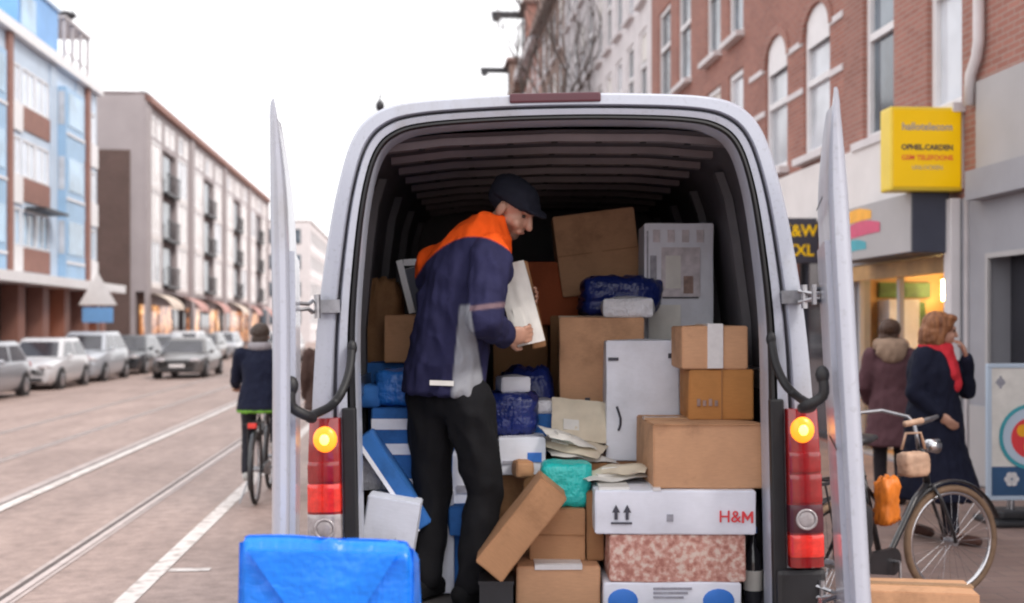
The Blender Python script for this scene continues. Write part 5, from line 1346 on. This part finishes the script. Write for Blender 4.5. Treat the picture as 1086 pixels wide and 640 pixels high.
# ================================================================== bicycles
def bicycle(label, loc, rz, tyre='tyre', steer=0.0, saddle_z=.98, group=None):
    """forward is local +x, wheels stand on z=0"""
    bk = empty('bicycle', loc, rz); tag(bk, label, 'bicycle', group)
    rw = .333
    def wheel(c, yaw=0.0):
        w = bpy.data.objects.new('wheel', MB().torus((0, 0, 0), rw - .022, .021, 'y', 48, 8).mesh('wheel', True)); w.data.materials.append(M[tyre]); link(w, bk)
        w.location = c; w.rotation_euler = (0, 0, yaw)
        MB().torus((0, 0, 0), rw - .047, .012, 'y', 48, 6).build('rim', M['chrome'], w, smooth=True)
        sp = MB()
        for k_ in range(28):
            a = 2 * math.pi * k_ / 28; b_ = a + (.35 if k_ % 2 else -.35)
            sp.cyl((.025 * math.cos(b_), (.025 if k_ % 4 < 2 else -.025), .025 * math.sin(b_)), ((rw - .05) * math.cos(a), 0, (rw - .05) * math.sin(a)), .0013, .0013, 4)
        sp.build('spokes', M['chrome'], w); MB().cyl((0, -.04, 0), (0, .04, 0), .024, .024, 12).build('hub', M['metal'], w)
        return w
    piv = Vector((.93, 0, 0)); Rs = Matrix.Rotation(steer, 3, 'Z')
    def steered(o):                                 # turn a front-end part about the steering axis
        o.location = piv + Rs @ (o.location - piv); o.rotation_euler.z += steer; return o
    wheel((0, 0, rw)); steered(wheel((1.10, 0, rw)))
    bb = (.45, 0, .30); hd_t, hd_b = (.87, 0, .88), (.93, 0, .68); st_ = (.27, 0, .80)
    f = MB(); f.tube([bb, st_], .017, 10); f.tube([bb, (.55, 0, .33), (.80, 0, .60), hd_b], .018, 10); f.tube([(.30, 0, .72), (.42, 0, .62), hd_t], .015, 10); f.tube([hd_b, hd_t], .021, 10)
    for y in (-.05, .05): f.tube([(.45, y * .6, .30), (0, y, rw)], .010, 8); f.tube([(.28, y * .3, .78), (0, y, rw)], .009, 8)
    f.build('frame', M['bike_black'], bk, smooth=True)
    f = MB(); f.tube([hd_b, (.955, 0, .66)], .02, 8)
    for y in (-.045, .045): f.tube([(.955, y * .6, .66), (1.0, y, .58), (1.06, y, .44), (1.10, y, rw)], .011, 8)
    steered(f.build('fork', M['bike_black'], bk, smooth=True))
    f = MB(); f.tube([hd_t, (.845, 0, 1.02)], .012, 8)
    f.tube([(.55, -.29, 1.06), (.66, -.29, 1.075), (.80, -.24, 1.09), (.88, -.10, 1.06), (.85, 0, 1.02), (.88, .10, 1.06), (.80, .24, 1.09), (.66, .29, 1.075), (.55, .29, 1.06)], .011, 8)
    steered(f.build('handlebar', M['metal'], bk, smooth=True))
    for y in (-.29, .29): steered(MB().tube([(.54, y, 1.058), (.66, y, 1.075)], .017, 8).build('grip', M['tan_bag'], bk, smooth=True))
    f = MB(); f.tube([st_, (.235, 0, saddle_z - .05)], .013, 8); f.build('seat_post', M['chrome'], bk, smooth=True)
    f = MB(); rings = []
    for x, w, h in ((.10, .06, .05), (.12, .10, .065), (.20, .105, .07), (.28, .07, .06), (.36, .03, .045), (.40, .018, .03)):
        rings.append([(x, w * math.cos(a * .5236), saddle_z + h * .5 * math.sin(a * .5236)) for a in range(12)])
    f.loft(rings); f.build('saddle', M['plastic_black'], bk, smooth=True)
    def fender(cx, a0, a1, yaw=0):
        f = MB(); r_ = rw + .02; rg = []
        for k_ in range(17):
            a = a0 + (a1 - a0) * k_ / 16; rg.append([(r_ * math.cos(a), -.028, r_ * math.sin(a)), ((r_ + .012) * math.cos(a), 0, (r_ + .012) * math.sin(a)), (r_ * math.cos(a), .028, r_ * math.sin(a)), ((r_ - .006) * math.cos(a), 0, (r_ - .006) * math.sin(a))])
        f.loft(rg); mg = f.build('mudguard', M['bike_black'], bk, smooth=True, loc=(cx, 0, rw))
        if cx > .5: steered(mg)
    fender(0, R(55), R(205)); fender(1.10, R(20), R(150), steer)
    f = MB(); f.box(-.22, .16, -.07, -.055, .77, .785); f.box(-.22, .16, .055, .07, .77, .785)
    for x in (-.2, -.05, .10): f.box(x, x + .012, -.055, .055, .772, .784)
    for y in (-.06, .06): f.tube([(-.15, y, .77), (0, y * .9, rw)], .006, 6)
    f.build('rear_rack', M['bike_black'], bk)
    f = MB(); pts = [(.0 + .035 * math.cos(a), -.055, rw + .035 * math.sin(a)) for a in [R(90 + 180 * k_ / 8) for k_ in range(9)]] + [(.45 + .075 * math.cos(a), -.055, .30 + .075 * math.sin(a)) for a in [R(-90 + 180 * k_ / 8) for k_ in range(9)]]
    f.poly(pts); f.poly([(x, y - .03, z) for x, y, z in pts])
    for k_ in range(len(pts)):
        p, q = pts[k_], pts[(k_ + 1) % len(pts)]; f.poly([p, q, (q[0], q[1] - .03, q[2]), (p[0], p[1] - .03, p[2])])
    f.build('chain_case', M['bike_black'], bk)
    f = MB(); f.cyl((.45, -.12, .30), (.45, .10, .30), .012); f.tube([(.45, -.12, .30), (.45, -.125, .13)], .009, 6); f.tube([(.45, .10, .30), (.45, .105, .47)], .009, 6); f.box(.41, .49, -.21, -.125, .12, .14); f.box(.41, .49, .105, .19, .46, .48); f.build('crank', M['metal'], bk)
    m_ = MB(); m_.cyl((.93, 0, .90), (1.0, 0, .895), .035, .045, 14); steered(m_.build('headlamp', M['chrome'], bk, smooth=True))
    m_ = MB(); m_.box(-.245, -.222, -.04, .04, .74, .79); m_.build('rear_light', M['lamp_red_bright'], bk, bevel=.006)
    m_ = MB(); m_.tube([(.05, .05, .30), (-.08, .14, .02)], .008, 6); m_.build('kickstand', M['metal'], bk)
    return bk
bk = bicycle('black city bicycle with tan tyres parked on the pavement at right', (1.70, 6.23, PZ), R(40), 'tyre_tan', steer=R(-20))
bag = blob('orange bag hanging on the rear of the parked bicycle', (2.03, 6.36, .62), (.14, .11, .27), 'orange_bag', 'carrier_bag', 'bag', 51, .3, rz=R(40), group=None)
bag = blob('black pannier bag on the rear wheel of the parked bicycle', (1.79, 6.17, .44), (.26, .12, .34), 'plastic_black', 'pannier_bag', 'bag', 52, .15, rz=R(40), group=None, sq=5)
bag = blob('tan handbag hung on the handlebar of the parked bicycle', (2.23, 6.53, .86), (.17, .11, .14), 'tan_bag', 'handbag', 'bag', 53, .12, rz=R(20), group=None)
m_ = MB(); m_.tube([(-.08, 0, .15), (-.05, 0, .24), (.05, 0, .24), (.08, 0, .15)], .008, 6); m_.build('handle', M['tan_bag'], bag, smooth=True)
# cyclist riding away on the left
cb = st(-1.51, 11.3, 0.0)
bicycle('dark bicycle ridden away from the camera at left', cb, R(90) + TH, 'tyre')
def cyclist():
    F = frame_of(st(0, 1).normalized()); L = lambda x, y, z: Vector(cb) + F @ Vector((y, x, z))     # bike forward, rider's right, up
    J = dict(pelvis=L(.23, 0, 1.05), waist=L(.25, 0, 1.17), chest=L(.29, 0, 1.34), neck=L(.32, 0, 1.47), head=L(.36, 0, 1.595),
             hipR=L(.25, .09, 1.02), hipL=L(.25, -.09, 1.02), kneeR=L(.56, .13, .80), kneeL=L(.46, -.13, .66), ankR=L(.47, .13, .55), ankL=L(.40, -.14, .26), toeR=L(.58, .14, .50), toeL=L(.52, -.15, .20),
             shR=L(.31, .175, 1.41), shL=L(.31, -.175, 1.41), elR=L(.45, .24, 1.20), elL=L(.45, -.24, 1.20), wrR=L(.60, .28, 1.10), wrL=L(.60, -.28, 1.10))
    def hair(mb):
        h = J['head']; mb.ell(h + F @ Vector((0, -.02, .04)), (.09, .10, .085), F); mb.ell(h + F @ Vector((0, -.055, -.03)), (.078, .05, .07), F)
    def coat(mb):
        coat_builder(J, F, .86, .98, .22, depth=.21, slim=.93)(mb)
    def ccol(co):
        z = co.z
        if z < .915 - 0: return (.20, .46, .06) if z < .885 else (.008, .009, .02)
        return (.010, .013, .032)
    person('cyclist in dark navy coat riding away on the left', cb, J, F, F, solid(SKIN),
           [('trousers', trouser_builder(J, .95), solid((.03, .03, .04)), .004, .016), ('coat', coat, ccol, .012, .013),
            ('scarf', lambda mb: mb.torus(J['neck'] + Vector((0, 0, .02)), .075, .045, 'z', 18, 8), solid((.30, .28, .30)), .006, .013), ('shoe', shoe_builder(J, .97, 'R'), lambda co: (.55, .54, .52), 0, .013), ('shoe', shoe_builder(J, .97, 'L'), lambda co: (.55, .54, .52), 0, .013)],
           hair=(hair, solid((.045, .028, .02)), 'hair', 'hair'), hands={'R': (F @ Vector((0, .9, -.2)), Vector((0, 0, -1)), 1.3), 'L': (F @ Vector((0, .9, -.2)), Vector((0, 0, -1)), 1.3)}, seed=7)
cyclist()

# ================================================================== pavement sign and box on the ground
ab = empty('pavement_sign', (3.82, 9.46, PZ), R(3)); tag(ab, 'white pavement advertising board with round red emblem at the right edge', 'sign')
m_ = MB(); m_.box(-.02, .74, -.22, .22, 0, .05); m_.box(.06, .66, -.14, .14, .05, .12); m_.build('base', M['plastic_black'], ab, bevel=.02)
for x in (.2, .52): MB().cyl((x, 0, .12), (x, 0, .19), .03).build('spring', M['metal'], ab)
m_ = MB(); m_.box(0, .72, -.02, .02, .19, .225); m_.box(0, .72, -.02, .02, 1.255, 1.29); m_.box(0, .035, -.02, .02, .225, 1.255); m_.box(.685, .72, -.02, .02, .225, 1.255); m_.build('board_frame', M['blue_pale'], ab, bevel=.004)
MB().box(.036, .684, -.012, .012, .226, 1.254).build('poster', M['paper'], ab)
MB().box(.037, .683, -.0165, -.0125, .227, .46).build('poster_band', M['sign_navy'], ab)
m_ = MB()
for k_ in range(32):
    a, b_ = 2 * math.pi * k_ / 32, 2 * math.pi * (k_ + 1) / 32
    m_.poly([(.36 + r_ * math.cos(t), -.020, .70 + r_ * math.sin(t)) for r_, t in ((.235, a), (.265, a), (.265, b_), (.235, b_))])
m_.build('emblem_ring', M['sign_teal'], ab)
MB().cyl((.36, -.0175, .70), (.36, -.0125, .70), .232, .232, 36).build('emblem_disc', M['blue_pale'], ab)
MB().cyl((.36, -.0205, .69), (.36, -.0180, .69), .165, .165, 28).build('emblem_fruit', M['print_red'], ab)
for x, z in ((.29, .75), (.42, .73), (.35, .62)): MB().cyl((x, -.0235, z), (x, -.0208, z), .05, .05, 14).build('emblem_spot', M['sign_amber'], ab)
for k_ in range(6):
    a = k_ * math.pi / 3; MB().cyl((.20 + .035 * math.cos(a), -.020, .36 + .035 * math.sin(a)), (.20 + .035 * math.cos(a), -.017, .36 + .035 * math.sin(a)), .026, .026, 12).build('flower_petal', M['paint_white'], ab)
m_ = MB(); m_.cyl((.11, -.015, 1.14), (.11, -.0125, 1.14), .035, .035, 16); m_.box(.10, .12, -.0155, -.0125, 1.09, 1.19); m_.box(.07, .15, -.0155, -.0125, 1.13, 1.145); m_.build('crest', M['print_grey'], ab)
b = parcel('long brown carton lying on the pavement by the bicycle', 1.70, 2.24, 5.60, 5.92, PZ, .425, 'card_light', rz=R(-9), tape=('t', 'tape_clear', .06), group=None)

# ================================================================== cars
def car(label, u, v, paint_m, L=4.1, W=1.74, Hh=1.46, kind='hatch', plate='tape_white', facing=-1, group='cars along the left side of the street'):
    c = empty('parked_car' if kind != 'sedan' else 'car', st(u, v, zr(u)), TH + (0 if facing < 0 else math.pi)); tag(c, label, 'car', group)
    a, w = L / 2, W / 2; pm = M[paint_m]; sc_ = Hh / 1.46
    S = [(-a, .70, .34, .60), (-a + .05, .84, .24, .68), (-a + .25, .94, .20, .745), (-a + .8, .985, .18, .83), (-a + 1.12, 1.0, .18, .905), (0, 1.0, .18, .92), (a - .9, 1.0, .18, .95), (a - .3, .97, .20, .97), (a - .05, .90, .26, .90), (a, .80, .36, .78)]
    rings = []
    for y, wf, zb, zt in S:
        x = w * wf; zt *= sc_
        half_ = [(x * .86, zb), (x * .96, zb + .08), (x, zb + .28), (x * .995, zt - .18), (x * .95, zt - .05), (x * .84, zt), (x * .4, zt + .025)]
        rings.append([(p, y, z) for p, z in half_] + [(-p, y, z) for p, z in reversed(half_)])
    MB().loft(rings).build('body', pm, c, auto=True)
    yf0, yf1 = -a + 1.0, -a + 1.78; yr1, yr0 = (a - .55, a - .12) if kind != 'sedan' else (a - 1.35, a - .75)
    zb_, zt_ = .90 * sc_, 1.44 * sc_
    def ring(z, f):
        y0, y1 = yf0 + (yf1 - yf0) * f, yr0 + (yr1 - yr0) * f; x = w * (.90 - .20 * f); r_ = .12
        pts = []
        for cx, cy, a0 in ((x - r_, y0 + r_, -90), (x - r_, y1 - r_, 0), (-x + r_, y1 - r_, 90), (-x + r_, y0 + r_, 180)):
            for k_ in range(4): t = R(a0 + 30 * k_); pts.append((cx + r_ * math.cos(t), cy + r_ * math.sin(t), z))
        return pts
    cab = MB(); cab.loft([ring(zb_, 0), ring(zb_ + (zt_ - zb_) * .85, .85), ring(zt_ - .02, .97), ring(zt_ + .015, 1.12)]); cab.build('cabin', pm, c, auto=True)
    def on(f, side, s_):       # point on the cabin skin, 6 mm proud
        z = zb_ + (zt_ - zb_) * f; y0, y1 = yf0 + (yf1 - yf0) * f, yr0 + (yr1 - yr0) * f; x = w * (.90 - .20 * f)
        if side == 'f': return ((x - .10) * s_, y0 - .008, z)
        if side == 'b': return ((x - .10) * s_, y1 + .008, z)
        return ((x + .006) * (1 if side == 'r' else -1), y0 + .12 + (y1 - y0 - .24) * s_, z)
    for nm, sd_ in (('windscreen', 'f'), ('rear_window', 'b')):
        MB().poly([on(.06, sd_, -1), on(.06, sd_, 1), on(.84, sd_, 1), on(.84, sd_, -1)]).build(nm, M['glass_shop'], c)
    for sd_ in 'rl':
        for s0, s1 in ((.02, .47), (.51, .97)):
            MB().poly([on(.08, sd_, s0), on(.08, sd_, s1), on(.82, sd_, s1 - .01), on(.82, sd_, s0 + .03)]).build('side_window', M['glass_shop'], c)
    for sx in (-1, 1):
        MB().ell((sx * w * .66, -a + .10, .66 * sc_), (.20, .10, .085), Matrix.Rotation(sx * R(22), 3, 'Z')).build('headlight', M['lamp_clear'], c, smooth=True)
        MB().ell((sx * w * .80, a - .06, .80 * sc_), (.10, .08, .13)).build('tail_light', M['lamp_red'], c, smooth=True)
        MB().ell((sx * (w + .05), yf0 + .35, zb_ + .06), (.09, .06, .07)).build('mirror', pm, c, smooth=True)
        for y in (-a + .78, a - .75):
            MB().cyl((sx * (w - .17), y, .31), (sx * (w + .012), y, .31), .37, .36, 22).build('wheel_arch', M['plastic_black'], c)
            wo = MB().cyl((sx * (w - .20), y, .31), (sx * (w + .022), y, .31), .31, .30, 22).build('wheel', M['tyre'], c, auto=True)
            MB().cyl((sx * (w + .02), y, .31), (sx * (w + .03), y, .31), .20, .18, 18).build('rim', M['rim'], wo, auto=True)
    MB().box(-w * .42, w * .42, -a - .012, -a + .06, .50, .62).build('grille', M['plastic_black'], c, bevel=.01)
    MB().box(-w * .62, w * .62, -a - .022, -a + .05, .27, .37).build('bumper_intake', M['plastic_black'], c, bevel=.01)
    MB().box(-.26, .26, -a - .035, -a - .014, .40, .50).build('number_plate', M[plate], c)
    MB().box(-.26, .26, a + .005, a + .02, .55, .66).build('number_plate', M[plate], c)
    return c
M['car_white'] = mat('car_white', (.50, .50, .52), .25, var=.03, coat=.6)
M['car_silver'] = mat('car_silver', (.30, .31, .34), .28, .4, var=.03, coat=.6)
M['car_lightgrey'] = mat('car_lightgrey', (.38, .40, .44), .28, .2, var=.03, coat=.6)
M['car_dark'] = mat('car_dark', (.035, .038, .045), .25, .2, var=.05, coat=.6)
M['car_grey'] = mat('car_grey', (.13, .125, .125), .28, .3, var=.05, coat=.6)
car('silver car at the left edge of the photo, nearest of the parked row', -11.1, 30.6, 'car_silver')
car('white hatchback parked second from the left edge', -11.1, 36.3, 'car_white', 4.0, 1.74, 1.50)
car('tall light grey car parked third from the left edge', -11.1, 41.2, 'car_lightgrey', 4.3, 1.78, 1.66)
car('dark car parked fourth from the left edge', -11.1, 47.1, 'car_dark', 4.2, 1.76, 1.50)
car('dark grey saloon driving towards the camera on the tram tracks', -8.0, 42.5, 'car_grey', 4.4, 1.76, 1.38, 'sedan')
for i, (u, v, pm, h_, lab) in enumerate([(-11.1, 52.6, 'car_silver', 1.5, 'silver car parked just beyond the dark car'), (-11.1, 58.2, 'car_white', 1.6, 'small white car far along the parked row'),
                                  (-11.1, 63.8, 'car_grey', 1.45, 'grey car second last of the visible parked row'), (-11.1, 69.5, 'car_lightgrey', 1.5, 'pale car last of the visible parked row'), (-6.4, 58.0, 'car_white', 1.5, 'white car far off driving towards the camera')]):
    car(lab, u, v, pm, 4.2, 1.75, h_)

# ================================================================== street furniture
lp = empty('street_lamp', st(1.35, 45.0, 0), TH); lp.location = (at(403, 345, 40.0).x, 40.0, 0.0); tag(lp, 'street lamp post whose top shows above the left of the van roof', 'lamp')
m_ = MB(); m_.tube([(0, 0, -.05), (0, 0, 3.0), (0, 0, 9.0)], [.10, .075, .05], 10); m_.build('post', M['dark_metal'], lp, smooth=True)
m_ = MB(); m_.ell((0, 0, 9.15), (.16, .16, .22)); m_.cyl((0, 0, 9.3), (0, 0, 9.75), .04, .015, 8); m_.build('lantern', M['dark_metal'], lp, smooth=True)
ts = empty('traffic_sign', st(-12.6, 48.0, -.1), TH); tag(ts, 'pole with white triangle and blue panel in front of the taupe block', 'sign')
MB().cyl((0, 0, -.02), (0, 0, 3.9), .04).build('pole', M['metal'], ts)
m_ = MB(); m_.poly([(-.75, -.05, 2.6), (.75, -.05, 2.6), (.0, -.05, 3.9)]); m_.poly([(-.75, -.045, 2.6), (.75, -.045, 2.6), (.0, -.045, 3.9)]); m_.build('white_panel', M['paint_white'], ts)
MB().box(-.6, .6, -.06, -.045, 1.9, 2.5).build('blue_panel', M['blue_strong'], ts, bevel=.004)
ow = MB().tube([st(-14.2, 47.0, 15.6) + Vector((0, 0, -.9 * math.sin(math.pi * t / 12))) if False else st(-14.2, 44 + t * 1.75, 15.7 - .15 * t - .5 * math.sin(math.pi * t / 12)) for t in range(13)], .02, 5).build('overhead_cable', M['dark_metal'], None)
tag(ow, 'thin dark cable running from the blue block to the taupe roof', 'cable')
